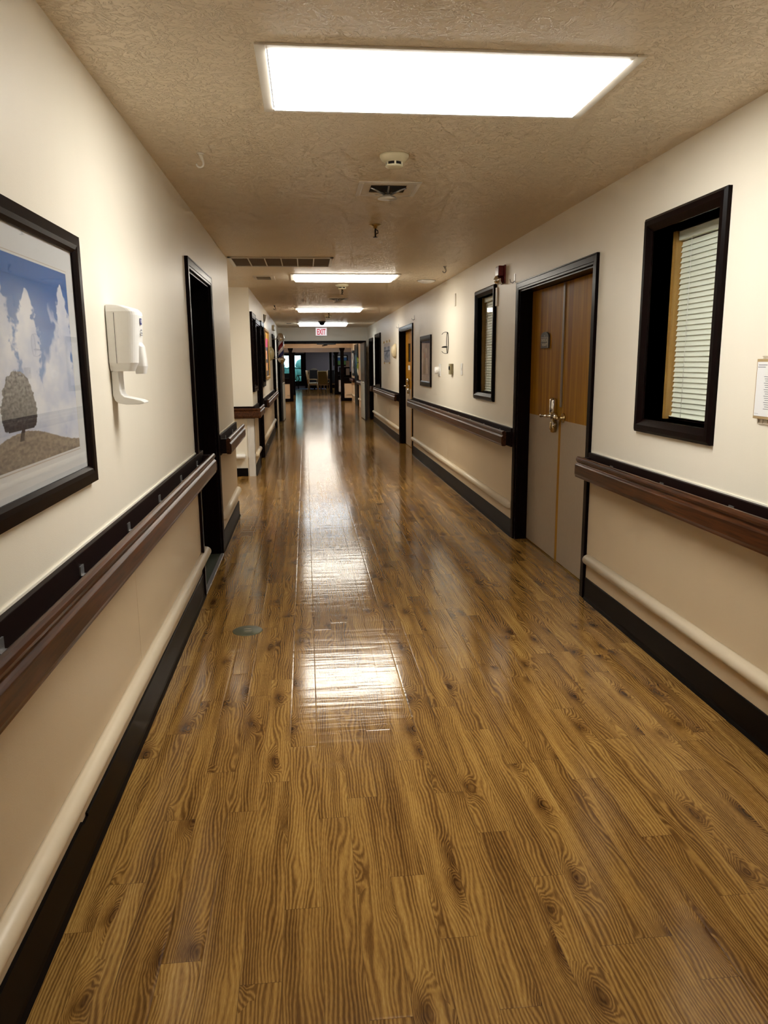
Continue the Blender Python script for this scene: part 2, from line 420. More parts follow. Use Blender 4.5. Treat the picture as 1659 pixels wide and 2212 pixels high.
def wall_boxes(mb, fixed, t, y0, y1, z0, z1, holes, axis='x'):
    """wall slab with rectangular holes (a0,a1,z0,z1); fixed..fixed+t is its thickness"""
    ys = sorted({y0, y1, *[h[0] for h in holes], *[h[1] for h in holes]})
    for a, b in zip(ys, ys[1:]):
        if b <= y0 or a >= y1: continue
        hs = sorted([(h[2], h[3]) for h in holes if h[0] <= a + 1e-6 and h[1] >= b - 1e-6])
        z = z0; segs = []
        for h in hs:
            if h[0] > z + 1e-6: segs.append((z, h[0]))
            z = max(z, h[1])
        if z < z1 - 1e-6: segs.append((z, z1))
        for c, d in segs:
            if axis == 'x': mb.box(fixed, fixed + t, a, b, c, d)
            else: mb.box(a, b, fixed, fixed + t, c, d)
    return mb

XL, XR, ZC = -0.703, 1.739, 2.46
YE = 21.5
# ------------------------------------------------------------------ floor, ceiling, walls
def make_floor():
    w = 0.1018; x00 = 0.0035
    known = {2: 1.974, 3: 1.716, 1: 1.485, 4: 1.482, -1: 1.870, -6: 2.030, -7: 1.845, 5: 2.154, 6: 1.928, 0: 2.29, -2: 1.62, -3: 2.36, -4: 1.71, -5: 1.42}
    rnd = random.Random(4)
    verts, faces, att = [], [], []
    k0, k1 = int(math.floor((-7.0 - x00) / w)), int(math.ceil((8.0 - x00) / w))
    for k in range(k0, k1):
        a = x00 + k * w; n = len(verts)
        verts += [(a, -6.2, 0), (a + w, -6.2, 0), (a + w, 49, 0), (a, 49, 0)]; faces.append((n, n + 1, n + 2, n + 3))
        o = known.get(k, rnd.random() * 0.9144); rnd.random()
        att.append((k * 1.37 + 400, o - 20 * 0.9144, a))
    me = bpy.data.meshes.new('floor'); me.from_pydata(verts, [], faces)
    at = me.attributes.new('plank', 'FLOAT_VECTOR', 'FACE')
    for i, v in enumerate(att): at.data[i].vector = v
    me.materials.append(MATS['vinyl_planks'])
    o = bpy.data.objects.new('floor', me); COL.objects.link(o)
    struct(o, 'glossy golden brown wood plank floor of the corridor', 'floor')
make_floor()
struct(MB().box(-7, 8, -6.2, 31, ZC, ZC + 0.1).build('ceiling', 'ceiling_texture'), 'textured beige ceiling of the corridor', 'ceiling')
struct(MB().box(-7, 8, 31, 49, ZC + 0.0, ZC + 0.1).build('ceiling', 'cream_paint'), 'plain ceiling of the dining room at the corridor end', 'ceiling')

T = 0.16
D1 = (4.91, 5.98, 0.0, 2.06)
LW = [(10.40, 11.06, 1.19, 2.09), (11.36, 12.36, 0, 2.07), (12.53, 13.24, 1.19, 2.09), (17.06, 18.1, 0, 2.06), (19.75, 20.85, 0, 2.06)]
struct(wall_boxes(MB(), XL, -T, -6.2, 7.56, 0, ZC, [D1]).build('wall_left', 'cream_paint'), 'cream wall on the left with the framed tree picture', 'wall')
struct(MB().box(-6.0, XL - T, 7.56 - T, 7.56, 0, ZC).build('wall_side_passage', 'cream_paint'), 'near wall of the passage opening to the left', 'wall')
struct(MB().box(-6.0, XL - T, 10.3, 10.3 + T, 0, ZC).build('wall_side_passage', 'cream_paint'), 'pale wall facing the camera where the passage opens left', 'wall')
struct(MB().box(-6.0, -5.9, 7.4, 10.46, 0, ZC).build('wall_side_passage', 'cream_paint'), 'end wall of the passage to the left', 'wall')
struct(wall_boxes(MB(), XL, -T, 10.3, YE, 0, ZC, LW).build('wall_left', 'cream_paint'), 'cream left wall beyond the passage with the barber pole', 'wall')
RW = [(3.17, 3.80, 1.19, 2.11), (4.57, 6.19, 0, 2.05), (7.03, 7.71, 1.19, 2.11), (12.45, 14.10, 0, 2.05), (17.75, 18.9, 0.97, 2.10), (19.75, 20.75, 0, 2.06)]
struct(wall_boxes(MB(), XR, T, -6.2, YE, 0, ZC, RW).build('wall_right', 'cream_paint'), 'cream right wall with two blind windows and wooden doors', 'wall')
struct(MB().box(XL - T, XR + T, -6.3, -6.2, 0, ZC).build('wall_back', 'cream_paint'), 'cream wall closing the corridor behind the camera', 'wall')
EO = (-0.58, 1.62)
struct(wall_boxes(MB(), YE, 0.15, XL - T, 2.2, 0, ZC, [(EO[0], EO[1], 0, 2.04)], axis='y').build('wall_end', 'cream_paint'), 'pale wall over the double doorway below the exit sign', 'wall')
# beyond the double doorway
struct(MB().box(-0.83 - T, -0.83, YE + 0.15, 31, 0, ZC).build('wall_left', 'peach_paint'), 'peach left wall beyond the double doorway', 'wall')
struct(MB().box(1.85, 1.85 + T, YE + 0.15, 31, 0, ZC).build('wall_right', 'peach_paint'), 'peach right wall beyond the double doorway', 'wall')
struct(MB().box(-6.5, -0.83 - T, 30.9, 31, 0, ZC).build('wall_dining', 'dining_paint'), 'dining room wall beside the left post', 'wall')
struct(MB().box(1.85 + T, 7.5, 30.9, 31, 0, ZC).build('wall_dining', 'dining_paint'), 'dining room wall beside the right post', 'wall')
struct(MB().box(-6.6, -6.5, 30.9, 48.1, 0, ZC).build('wall_dining', 'dining_paint'), 'left wall of the dining room', 'wall')
struct(MB().box(7.5, 7.6, 30.9, 48.1, 0, ZC).build('wall_dining', 'dining_paint'), 'right wall of the dining room', 'wall')
WH = [(-1.75, -0.99, 0.44, 1.99), (-0.68, -0.26, 0.44, 1.99)]
struct(wall_boxes(MB(), 48.0, 0.12, -6.5, 7.5, 0, ZC, WH, axis='y').build('wall_dining', 'dining_paint'), 'dim grey violet wall at the far end of the dining room', 'wall')
struct(MB().box(0.05, 7.5, 47.96, 48.0, 0, 0.98).build('trim_1', 'frame_wood'), 'dark wainscot under the grey wall of the dining room', 'trim')
struct(MB().box(-6.4, 1.2, 45.2, 48.0, 0, 0.012).build('trim_2', 'blue_carpet'), 'blue grey carpet strip in front of the far windows', 'carpet')
struct(MB().box(-12, 12, 48.2, 60, -0.2, -0.05).build('ground', 'yard_ground'), 'ground outside the dining room windows', 'ground')
# beams
struct(MB().box(-6.5, 7.5, 31.0, 31.25, 2.10, ZC).build('beam_front', 'peach_paint'), 'peach beam over the nearer pair of posts', 'beam')
struct(MB().box(-6.5, 7.5, 37.6, 37.85, 2.03, ZC).build('beam_rear', 'beam_paint'), 'pale beam over the farther pair of posts', 'beam')

# wainscot panels: tan sheet between baseboard and rail, butt joints visible
def wainscot(side, pieces, n0):
    k = n0
    for a, b, lab in pieces:
        x = XL if side < 0 else XR
        struct(MB().box(x, x - side * 0.004, a + 0.0012, b - 0.0012, 0.0, 0.90).build('trim_%d' % k, 'tan_panel'), lab, 'wall panel'); k += 1
    return k
k = 3
k = wainscot(-1, [(-6.2, 0.58, 'tan panel on the left wall behind the camera'), (0.58, 3.02, 'tan panel below the framed tree picture'), (3.02, 4.85, 'tan panel between the panel joint and the open left doorway'),
                  (6.04, 7.555, 'tan panel of the short left wall before the passage'), (10.3, 11.28, 'tan panel below the first dark window after the passage'),
                  (12.44, 14.7, 'tan panel below the bright painting'), (14.7, 16.98, 'tan panel below the olive wall lamp'), (18.18, 19.7, 'tan panel near the left leaf of the double door')], k)
k = wainscot(1, [(-6.2, 0.9, 'tan panel on the right wall behind the camera'), (0.9, 4.5, 'tan panel below the nearest window'), (6.26, 9.28, 'tan panel between the therapy door and the panel joint'), (9.28, 12.38, 'tan panel below the small dark framed print'),
                 (14.17, 16.5, 'tan panel below the cream wall lamp'), (16.5, 19.68, 'tan panel below the seascape poster')], k)
# baseboards
def baseboard(side, name, x, y0, y1, h, lab, notch=None):
    s = -side
    pr = [(x, 0), (x + s * 0.018, 0), (x + s * 0.016, 0.004), (x + s * 0.010, 0.016), (x + s * 0.0085, 0.03), (x + s * 0.0085, h - 0.004), (x + s * 0.006, h), (x, h)]
    mb = MB()
    if notch:
        mb.prism(pr, 'y', y0, notch - 0.05)
        pr2 = [(a, min(z, h - 0.012)) for a, z in pr]; mb.prism(pr2, 'y', notch - 0.05, notch)
        pr3 = [(a, min(z, h - 0.002)) for a, z in pr]; mb.prism(pr3, 'y', notch, y1)
    else: mb.prism(pr, 'y', y0, y1)
    return struct(mb.build(name, 'black_vinyl'), lab, 'baseboard')
baseboard(-1, 'baseboard_left', XL + 0.004, -6.2, 4.85, 0.158, 'black baseboard along the near left wall, chipped at the top', 2.16)
baseboard(-1, 'baseboard_left', XL + 0.004, 6.04, 7.56, 0.15, 'black baseboard on the short wall before the passage')
baseboard(-1, 'baseboard_left', XL + 0.004, 10.32, 11.28, 0.15, 'black baseboard just past the passage corner')
baseboard(-1, 'baseboard_left', XL + 0.004, 12.44, 16.98, 0.15, 'black baseboard below the bright painting')
baseboard(1, 'baseboard_right', XR - 0.004, -6.2, 4.49, 0.14, 'black baseboard on the near right wall')
baseboard(1, 'baseboard_right', XR - 0.004, 6.26, 12.38, 0.15, 'black baseboard between the two wooden doors')
baseboard(1, 'baseboard_right', XR - 0.004, 14.17, 19.68, 0.15, 'black baseboard past the second wooden door')
struct(MB().box(-6, XL - 0.10, 10.285, 10.3, 0, 0.11).build('baseboard_passage', 'black_vinyl'), 'navy black baseboard on the wall facing the camera', 'baseboard')
# corner guard, down from the rail to the floor
tag(MB().box(XL - 0.085, XL + 0.008, 10.288, 10.30, 0, 0.773).box(XL + 0.004, XL + 0.008, 10.288, 10.345, 0, 0.773).build('corner_guard', 'guard_white'), 'white corner guard at the passage corner under the rail', 'corner guard')
# thin light bead of caulk over the rails
def bead(side, y0, y1, lab, n):
    x = XL if side < 0 else XR
    struct(MB().box(x, x - side * 0.006, y0, y1, 0.934, 0.941).build('trim_%d' % n, 'caulk'), lab, 'trim')
bead(-1, -6.2, 4.85, 'pale bead above the near left rail', 40); bead(-1, 6.04, 7.56, 'pale bead above the short left rail', 41)
bead(1, -6.2, 4.49, 'pale bead above the near right rail', 42); bead(1, 6.26, 12.38, 'pale bead above the long right rail', 43)
bead(-1, 12.44, 16.98, 'pale bead above the rail below the painting', 44); bead(1, 14.17, 19.68, 'pale bead above the rail past the second wooden door', 45)

# ------------------------------------------------------------------ handrails and bumper rails
RP = [(0.060, 0.893), (0.064, 0.905), (0.073, 0.912), (0.084, 0.912), (0.093, 0.906), (0.096, 0.896), (0.094, 0.886), (0.088, 0.881), (0.087, 0.873), (0.094, 0.868), (0.100, 0.862), (0.101, 0.806), (0.097, 0.795), (0.096, 0.787), (0.088, 0.784), (0.066, 0.784), (0.060, 0.79)]
def handrail(side, x, y0, y1, label, ends=(True, True), group='wooden handrails along the corridor walls'):
    s = -side
    t = thing('handrail', label, 'handrail', (x, y0, 0.78), group)
    MB().prism([(x + s * u, z) for u, z in RP], 'y', y0, y1).build('grab_rail', 'rail_wood', t, bevel=0.0015)
    MB().box(x, x + s * 0.018, y0 + 0.004, y1 - 0.004, 0.775, 0.934).build('back_board', 'back_board', t, bevel=0.002)
    for on, ya, yb in ((ends[0], y0, y0 + 0.05), (ends[1], y1 - 0.05, y1)):
        if on: MB().box(x + s * 0.018, x + s * 0.062, ya, yb, 0.79, 0.905).build('end_return', 'back_board', t, bevel=0.004)
    y = y0 + 0.35
    n = 0
    while y < y1 - 0.2 and n < 12:
        MB().box(x + s * 0.018, x + s * 0.064, y, y + 0.035, 0.862, 0.872).box(x + s * 0.018, x + s * 0.022, y, y + 0.035, 0.84, 0.90).build('bracket', 'steel_grey', t)
        y += 0.62; n += 1
    return t
handrail(-1, XL + 0.004, -1.2, 5.06, 'long brown handrail on the near left wall below the tree picture', (True, True))
handrail(-1, XL + 0.004, 6.10, 7.56, 'short dark handrail left of the passage opening', (True, False))
handrail(-1, XL + 0.004, 12.66, 17.2, 'dark handrail below the bright painting', (True, True))
handrail(1, XR - 0.004, -1.2, 4.50, 'near right handrail below the nearest window')
handrail(1, XR - 0.004, 6.29, 12.40, 'long right handrail between the therapy door and the second wooden door')
handrail(1, XR - 0.004, 14.2, 18.75, 'right handrail below the seascape poster')
handrail(1, XR - 0.004, 19.3, 19.7, 'shortest handrail, a stub beside the right leaf of the double door')
# rail wrapping round the passage corner
t = thing('handrail', 'dark handrail wrapping round the passage corner', 'handrail', (XL, 10.3, 0.78), 'wooden handrails along the corridor walls')
MB().prism([(XL + 0.004 + u, z) for u, z in RP], 'y', 10.205, 11.30).build('grab_rail', 'rail_wood', t, bevel=0.0015)
MB().prism([(10.3 - u, z) for u, z in RP], 'x', -3.0, XL + 0.098).build('grab_rail', 'rail_wood', t, bevel=0.0015)
MB().box(XL, XL + 0.018, 10.28, 11.25, 0.775, 0.934).box(-3.0, XL + 0.018, 10.282, 10.3, 0.775, 0.934).build('back_board', 'back_board', t)
def bumper(side, y0, y1, label, z=0.27):
    s = -side; x = (XL if side < 0 else XR) + s * 0.004
    t = thing('bumper_rail', label, 'bumper rail', (x, y0, z), 'low bumper rails')
    pr = [(x, z - 0.034)]
    for i in range(13):
        a = -math.pi / 2 + math.pi * i / 12
        pr.append((x + s * (0.008 + 0.034 * math.cos(a)), z + 0.032 * math.sin(a)))
    pr.append((x, z + 0.034))
    MB().prism(pr, 'y', y0, y1, smooth=True).build('cover', 'bumper_vinyl', t)
    for a, b in ((y0 - 0.018, y0), (y1 + 0.018, y1)):
        mb = MB(); rings = []
        for kk, q in enumerate((0.45, 0.85, 1.0)):
            rings.append([mb.bm.verts.new((x + (p[0] - x) * q, a + (b - a) * (0, 0.55, 1)[kk], z + (p[1] - z) * q)) for p in pr])
        for r0, r1 in zip(rings, rings[1:]):
            for i in range(len(pr)): 
                ff = mb.bm.faces.new((r0[i], r0[(i + 1) % len(pr)], r1[(i + 1) % len(pr)], r1[i])); ff.smooth = True
        mb.bm.faces.new(rings[0])
        mb.build('end_cap', 'bumper_vinyl', t)
bumper(-1, -1.2, 5.02, 'longest low cream bumper rail on the near left wall', 0.262)
bumper(-1, 6.16, 7.50, 'low cream bumper rail on the short wall before the passage', 0.27)
bumper(-1, 10.40, 11.24, 'low cream bumper rail just past the passage corner', 0.275)
bumper(-1, 12.62, 17.0, 'low cream bumper rail below the bright painting', 0.275)
bumper(1, -1.2, 4.46, 'low cream bumper rail below the nearest window', 0.265)
bumper(1, 6.34, 12.36, 'low cream bumper rail between the two wooden doors', 0.265)
bumper(1, 14.2, 19.66, 'low cream bumper rail below the seascape poster', 0.265)
t = thing('bumper_rail', 'white bumper rail stub on the wall facing the camera', 'bumper rail', (-1.2, 10.3, 0.27), 'low bumper rails')
MB().lathe([(0.0, 0), (0.02, 0.0), (0.036, -0.016), (0.036, -1.2)], (XL - 0.12, 10.26, 0.27), 'x', 24).build('cover', 'white_plastic', t)
MB().box(-1.9, XL - 0.15, 10.28, 10.3, 0.25, 0.29).build('mounting_strip', 'white_plastic', t)

# ------------------------------------------------------------------ doors
def casing(side, y0, y1, z0, z1, w, d, name, mat, parent, bottom=False, jamb=T):
    """casing round a hole; y0..y1,z0..z1 = hole; profile steps like the photo"""
    x = XL if side < 0 else XR
    s = -side
    mb = MB()
    def ring(a, b, p0, p1):
        o0, o1 = a, b
        mb.box(x + s * p0, x + s * p1, y0 - o1, y0 - o0, z0 - (o1 if bottom else 0), z1 + o1)
        mb.box(x + s * p0, x + s * p1, y1 + o0, y1 + o1, z0 - (o1 if bottom else 0), z1 + o1)
        mb.box(x + s * p0, x + s * p1, y0 - o0, y1 + o0, z1 + o0, z1 + o1)
        if bottom: mb.box(x + s * p0, x + s * p1, y0 - o0, y1 + o0, z0 - o1, z0 - o0)
    ring(0.0, w * 0.25, 0, d * 0.8); ring(w * 0.25, w * 0.85, 0, d * 0.92); ring(w * 0.85, w, 0, d)
    o = mb.build(name, mat, parent, bevel=0.002)
    mb = MB(); e = 0.012
    mb.box(x, x - s * jamb, y0, y0 + e, z0, z1).box(x, x - s * jamb, y1 - e, y1, z0, z1).box(x, x - s * jamb, y0, y1, z1 - e, z1)
    if bottom: mb.box(x, x - s * jamb, y0, y1, z0, z0 + e)
    mb.build('jamb', mat, parent)
    return o
dn = [0]
def dark_door(side, hole, label, w=0.065, knob=True):
    dn[0] += 1
    x = XL if side < 0 else XR; s = -side
    d = sthing('door_%d' % dn[0], label, 'door', (x, (hole[0] + hole[1]) / 2, 0))
    casing(side, hole[0], hole[1], hole[2], hole[3], w, 0.022, 'door_frame', 'frame_wood', d)
    leaf = MB().box(x - s * 0.12, x - s * 0.16, hole[0] + 0.013, hole[1] - 0.013, 0.01, hole[3] - 0.013).build('door_leaf', 'frame_wood', d)
    if knob: MB().lathe([(0.012, 0.0), (0.012, 0.03), (0.027, 0.04), (0.03, 0.055), (0.022, 0.07), (0.0, 0.072)] if s > 0 else [(0.012, 0.0), (0.012, -0.03), (0.027, -0.04), (0.03, -0.055), (0.022, -0.07), (0.0, -0.072)],
                    (x - s * 0.12, hole[0] + 0.09, 0.98), 'x', 20).build('knob', 'brass', leaf)
    return d
d = dark_door(-1, D1, 'dark framed doorway in the near left wall')
MB().box(XL - 0.115, XL - 0.004, D1[0] + 0.012, D1[1] - 0.012, 0, 0.006).build('carpet_strip', 'carpet', d)
MB().box(XL - 0.006, XL + 0.018, D1[0] + 0.0, D1[1] + 0.0, 0.0, 0.008).build('threshold', 'threshold_metal', d)
dark_door(-1, LW[1], 'dark door between two dark windows past the passage')
dark_door(-1, LW[3], 'dark door on the left just before the barber pole')
dark_door(-1, LW[4], 'dark doorway behind the left leaf of the double door')
dark_door(1, RW[5], 'dark doorway on the right beside the right leaf of the double door')

# therapy double door
def wood_door(name_label, hole, leaf_x=1.84, w=0.062):
    dn[0] += 1
    d = sthing('door_%d' % dn[0], name_label, 'door', (XR, (hole[0] + hole[1]) / 2, 0))
    casing(1, hole[0], hole[1], 0, hole[3], w, 0.02, 'door_frame', 'frame_wood', d)
    MB().box(XR + 0.115, XR + 0.15, hole[0], hole[1], hole[3] - 0.03, hole[3] - 0.012).build('door_stop', 'frame_wood', d)
    return d
d = wood_door('wooden double door with grey kick plates and a therapy sign', RW[1])
h = RW[1]; ym = 5.395
plain('astragal_brown', (0.16, 0.11, 0.07), 0.45)
for a, b in ((h[0] + 0.014, ym - 0.002), (ym + 0.002, h[1] - 0.014)):
    lf = MB().box(1.84, 1.88, a, b, 0.008, 2.034).build('door_leaf', 'door_veneer', d)
    k0, k1 = (a + 0.004, b - 0.012) if a < 5 else (a + 0.036, b - 0.004)
    MB().box(1.8385, 1.84, k0, k1, 0.012, 1.065).build('kick_plate', 'kick_plate', lf)
    if a > 5:
        MB().box(1.832, 1.84, a - 0.022, a + 0.012, 1.16, 2.03).build('astragal', 'astragal_brown', lf)
        # lock set on the far leaf: keypad housing, escutcheon and lever
        mb = MB()
        mb.lathe([(0.0, 0.0), (0.034, 0.0), (0.036, -0.02), (0.030, -0.034), (0.0, -0.036)], (1.84, a + 0.10, 1.085), 'x', 28)
        mb.lathe([(0.0, 0.0), (0.026, 0.0), (0.028, 0.02), (0.028, 0.10), (0.022, 0.118), (0.0, 0.122)], (1.815, a + 0.105, 1.10), 'z', 24)
        mb.tube([(1.81, a + 0.105, 1.10), (1.805, a + 0.07, 1.06), (1.80, a + 0.03, 1.02), (1.802, a + 0.0, 1.035)], [0.010, 0.011, 0.009, 0.007])
        hd = mb.build('lock_housing', 'chrome', lf)
        MB().tube([(1.83, a + 0.10, 1.09), (1.78, a + 0.10, 1.09), (1.772, a + 0.12, 1.088), (1.772, a + 0.24, 1.083)], [0.012, 0.012, 0.011, 0.009]).lathe([(0, -0.012), (0.012, -0.006), (0.014, 0.004), (0.008, 0.012), (0, 0.014)], (1.772, a + 0.25, 1.083), 'y', 16).build('lever', 'chrome', lf)
        MB().lathe([(0.0, -0.055), (0.022, -0.05), (0.03, -0.02), (0.028, 0.02), (0.012, 0.04), (0.0, 0.042)], (1.82, a + 0.095, 1.02), 'z', 24).build('thumb_turn', 'brass', lf)
    else:
        mb = MB().lathe([(0.0, 0.0), (0.036, 0.0), (0.034, -0.008), (0.014, -0.016), (0.012, -0.045), (0.020, -0.052), (0.0, -0.056)], (1.84, b - 0.06, 1.085), 'x', 28)
        mb.tube([(1.792, b - 0.06, 1.085), (1.790, b - 0.02, 1.085), (1.79, b + 0.06, 1.085)], 0.008)
        mb.build('knob', 'brass', lf)
sg = thing('door_sign', 'small dark arched room sign on the left therapy door leaf', 'sign', (1.838, 5.80, 1.64))
ya, yb, za, zb = 5.70, 5.885, 1.585, 1.672
pts = [(ya, za), (yb, za), (yb, zb)] + [((ya + yb) / 2 + 0.0925 * math.cos(math.radians(q)), zb + 0.035 * math.sin(math.radians(q))) for q in range(10, 180, 10)] + [(ya, zb)]
MB().prism(pts, 'x', 1.825, 1.8385).build('plate', 'sign_grey', sg, bevel=0.001)
MB().box(1.8235, 1.825, ya + 0.003, ya + 0.012, za + 0.005, zb - 0.005).build('light_edge', 'sign_tan', sg)
MB().box(1.824, 1.825, ya + 0.03, yb - 0.01, zb - 0.008, zb - 0.004).lathe([(0, 0.0), (0.006, 0.0), (0.006, -0.001), (0, -0.001)], (1.825, (ya + yb) / 2, zb + 0.006), 'x', 12).build('ornament', 'sign_tan', sg)
def text(body, size, mat, x, y, z, facing, parent, name='lettering', sx=1.0, align='CENTER', depth=0.0006, bold=0.0):
    cu = bpy.data.curves.new(name, 'FONT'); cu.body = body; cu.size = size; cu.align_x = align; cu.extrude = depth; cu.offset = bold
    cu.materials.append(MATS[mat])
    o = bpy.data.objects.new(name, cu); COL.objects.link(o)
    if facing == '-x': R = Matrix(((0, 0, -1), (-1, 0, 0), (0, 1, 0)))
    elif facing == '+x': R = Matrix(((0, 0, 1), (1, 0, 0), (0, 1, 0)))
    else: R = Matrix(((1, 0, 0), (0, 0, -1), (0, 1, 0)))
    o.matrix_world = Matrix.Translation(Vector((x, y, z)) - Vector(WLOC[parent.name])) @ R.to_4x4() @ Matrix.Diagonal((sx, 1, 1, 1))
    me = bpy.data.meshes.new_from_object(o); mo = bpy.data.objects.new(name, me); COL.objects.link(mo)
    mo.matrix_world = o.matrix_world.copy(); mo.parent = parent; bpy.data.objects.remove(o)
    return mo
text('PHYSICAL', 0.034, 'sign_tan', 1.8242, 5.793, 1.634, '-x', sg, bold=0.0006)
text('THERAPY', 0.034, 'sign_tan', 1.8242, 5.793, 1.600, '-x', sg, bold=0.0006)

# second wooden door
d = wood_door('wooden door with a narrow glass slot beyond the framed print', RW[3])
a, b = RW[3][0] + 0.014, RW[3][1] - 0.014; ym = 13.0
lf = MB()
for q in ((ym + 0.0, 13.45, 0.008, 2.034), (13.75, b, 0.008, 2.034), (13.45, 13.75, 0.008, 1.50), (13.45, 13.75, 1.82, 2.034)): lf.box(1.84, 1.88, *q)
lf = lf.build('door_leaf', 'door_veneer', d)
MB().box(1.8385, 1.84, ym + 0.36, b - 0.004, 0.012, 1.03).build('kick_plate', 'kick_plate', lf)
MB().box(1.855, 1.862, 13.45, 13.75, 1.50, 1.82).build('glass_pane', 'window_glass', lf)
MB().box(1.86, 1.90, 13.40, 13.80, 1.45, 1.86).build('view_slot_back', 'dark_cavity', lf)
lf2 = MB().box(1.84, 1.88, a, ym - 0.003, 0.008, 2.034).build('door_leaf', 'door_veneer', d)
MB().box(1.8385, 1.84, a + 0.004, ym - 0.15, 0.012, 1.03).build('kick_plate', 'kick_plate', lf2)
mb = MB().lathe([(0, 0), (0.034, 0.0), (0.036, -0.02), (0, -0.03)], (1.84, 13.62, 1.08), 'x', 20)
mb.lathe([(0, 0), (0.026, 0), (0.028, 0.09), (0.02, 0.11), (0, 0.112)], (1.815, 13.60, 1.10), 'z', 16)
mb.tube([(1.80, 13.62, 1.08), (1.77, 13.62, 1.08), (1.768, 13.90, 1.075)], 0.012)
mb.lathe([(0, -0.06), (0.022, -0.05), (0.028, 0.0), (0.012, 0.04), (0, 0.042)], (1.82, 13.58, 1.0), 'z', 16)
mb.build('lock_set', 'chrome', lf)
MB().box(1.8375, 1.84, 13.5, 13.62, 1.36, 1.44).box(1.8375, 1.84, 13.66, 13.74, 1.36, 1.44).build('notice', 'paper', lf)

# ------------------------------------------------------------------ windows
wn = [0]
def blind_window(hole, label, slats=34, g=0.095):
    wn[0] += 1
    y0, y1, z0, z1 = hole
    w = sthing('window_%d' % wn[0], label, 'window', (XR, (y0 + y1) / 2, z0))
    mb = MB(); wf = 0.068; dpt = 0.028
    # bevelled mitred frame
    def rect(o, x): return [(x, y0 - o, z0 - o), (x, y1 + o, z0 - o), (x, y1 + o, z1 + o), (x, y0 - o, z1 + o)]
    rings = [rect(wf, XR), rect(wf, XR - 0.018), rect(wf * 0.8, XR - dpt), rect(wf * 0.45, XR - dpt), rect(0.006, XR - 0.012), rect(0.0, XR - 0.008), rect(0.0, XR + g + 0.025), rect(-0.012, XR + g + 0.025)]
    vs = [[mb.bm.verts.new(p) for p in r] for r in rings]
    for r0, r1 in zip(vs, vs[1:]):
        for i in range(4): mb.bm.faces.new((r0[i], r0[(i + 1) % 4], r1[(i + 1) % 4], r1[i]))
    mb.build('window_frame', 'frame_wood', w)
    MB().box(XR + g, XR + g + 0.004, y0 + 0.004, y1 - 0.004, z0 + 0.004, z1 - 0.004).build('glass_pane', 'window_glass', w)
    mb = MB()
    xs0, xs1 = XR + g + 0.005, XR + g + 0.08
    mb.box(xs0, xs1, y1 - 0.028, y1, z0, z1).box(xs0, xs1, y0, y0 + 0.02, z0, z1)
    mb.build('oak_reveal', 'oak_stop', w)
    bl = MB().box(XR + g + 0.02, XR + g + 0.055, y0 + 0.022, y1 - 0.03, z1 - 0.045, z1 - 0.002).build('blind_headrail', 'blind_vinyl', w, bevel=0.002)
    mb = MB()
    zt = z1 - 0.052; zb_ = z0 + 0.012; pitch = (zt - zb_) / slats
    for i in range(slats):
        z = zt - (i + 0.5) * pitch
        n = 4; tl = math.radians(73); hw = 0.0135
        prev = None
        for j in range(n + 1):
            q = -1 + 2 * j / n
            xx = XR + g + 0.038 + q * hw * math.cos(tl) + 0.0022 * (1 - q * q); zz = z - q * hw * math.sin(tl) * -1 - 0.0
            cur = (mb.bm.verts.new((xx, y0 + 0.022, zz)), mb.bm.verts.new((xx, y1 - 0.03, zz)))
            if prev:
                ff = mb.bm.faces.new((prev[0], prev[1], cur[1], cur[0])); ff.smooth = True
            prev = cur
    mb.box(XR + g + 0.025, XR + g + 0.051, y0 + 0.022, y1 - 0.03, zb_ - 0.008, zb_ + 0.004)
    mb.build('blind_slats', 'blind_vinyl', w)
    c = MB()
    for yy in (y0 + 0.13, y1 - 0.16):
        c.tube([(XR + g + 0.0215, yy, zt + 0.02), (XR + g + 0.0215, yy, zb_)], 0.0011, 6)
    c.build('ladder_cord', 'blind_cord', w)
    MB().box(XR + g + 0.075, XR + g + 0.095, y0 - 0.05, y1 + 0.05, z0 - 0.05, z1 + 0.05).build('backing', 'dark_cavity', w)
    return w
blind_window(RW[0], 'nearest window on the right, dark frame and white mini blinds')
blind_window(RW[2], 'narrow looking blind window left of the therapy door', 34, 0.035)
def dark_window(side, hole, label):
    wn[0] += 1
    x = XL if side < 0 else XR; s = -side
    w = sthing('window_%d' % wn[0], label, 'window', (x, (hole[0] + hole[1]) / 2, hole[2]))
    casing(side, *hole, 0.07, 0.032, 'window_frame', 'frame_wood', w, bottom=True)
    MB().box(x - s * 0.10, x - s * 0.104, hole[0], hole[1], hole[2], hole[3]).build('glass_pane', 'window_glass', w)
    MB().box(x - s * 0.14, x - s * 0.16, hole[0], hole[1], hole[2], hole[3]).build('backing', 'dark_cavity', w)
dark_window(-1, LW[0], 'dark framed window just past the passage corner')
dark_window(-1, LW[2], 'dark framed window between the left door and the painting')
dark_window(1, RW[4], 'tall dark window above the rail beyond the seascape poster')

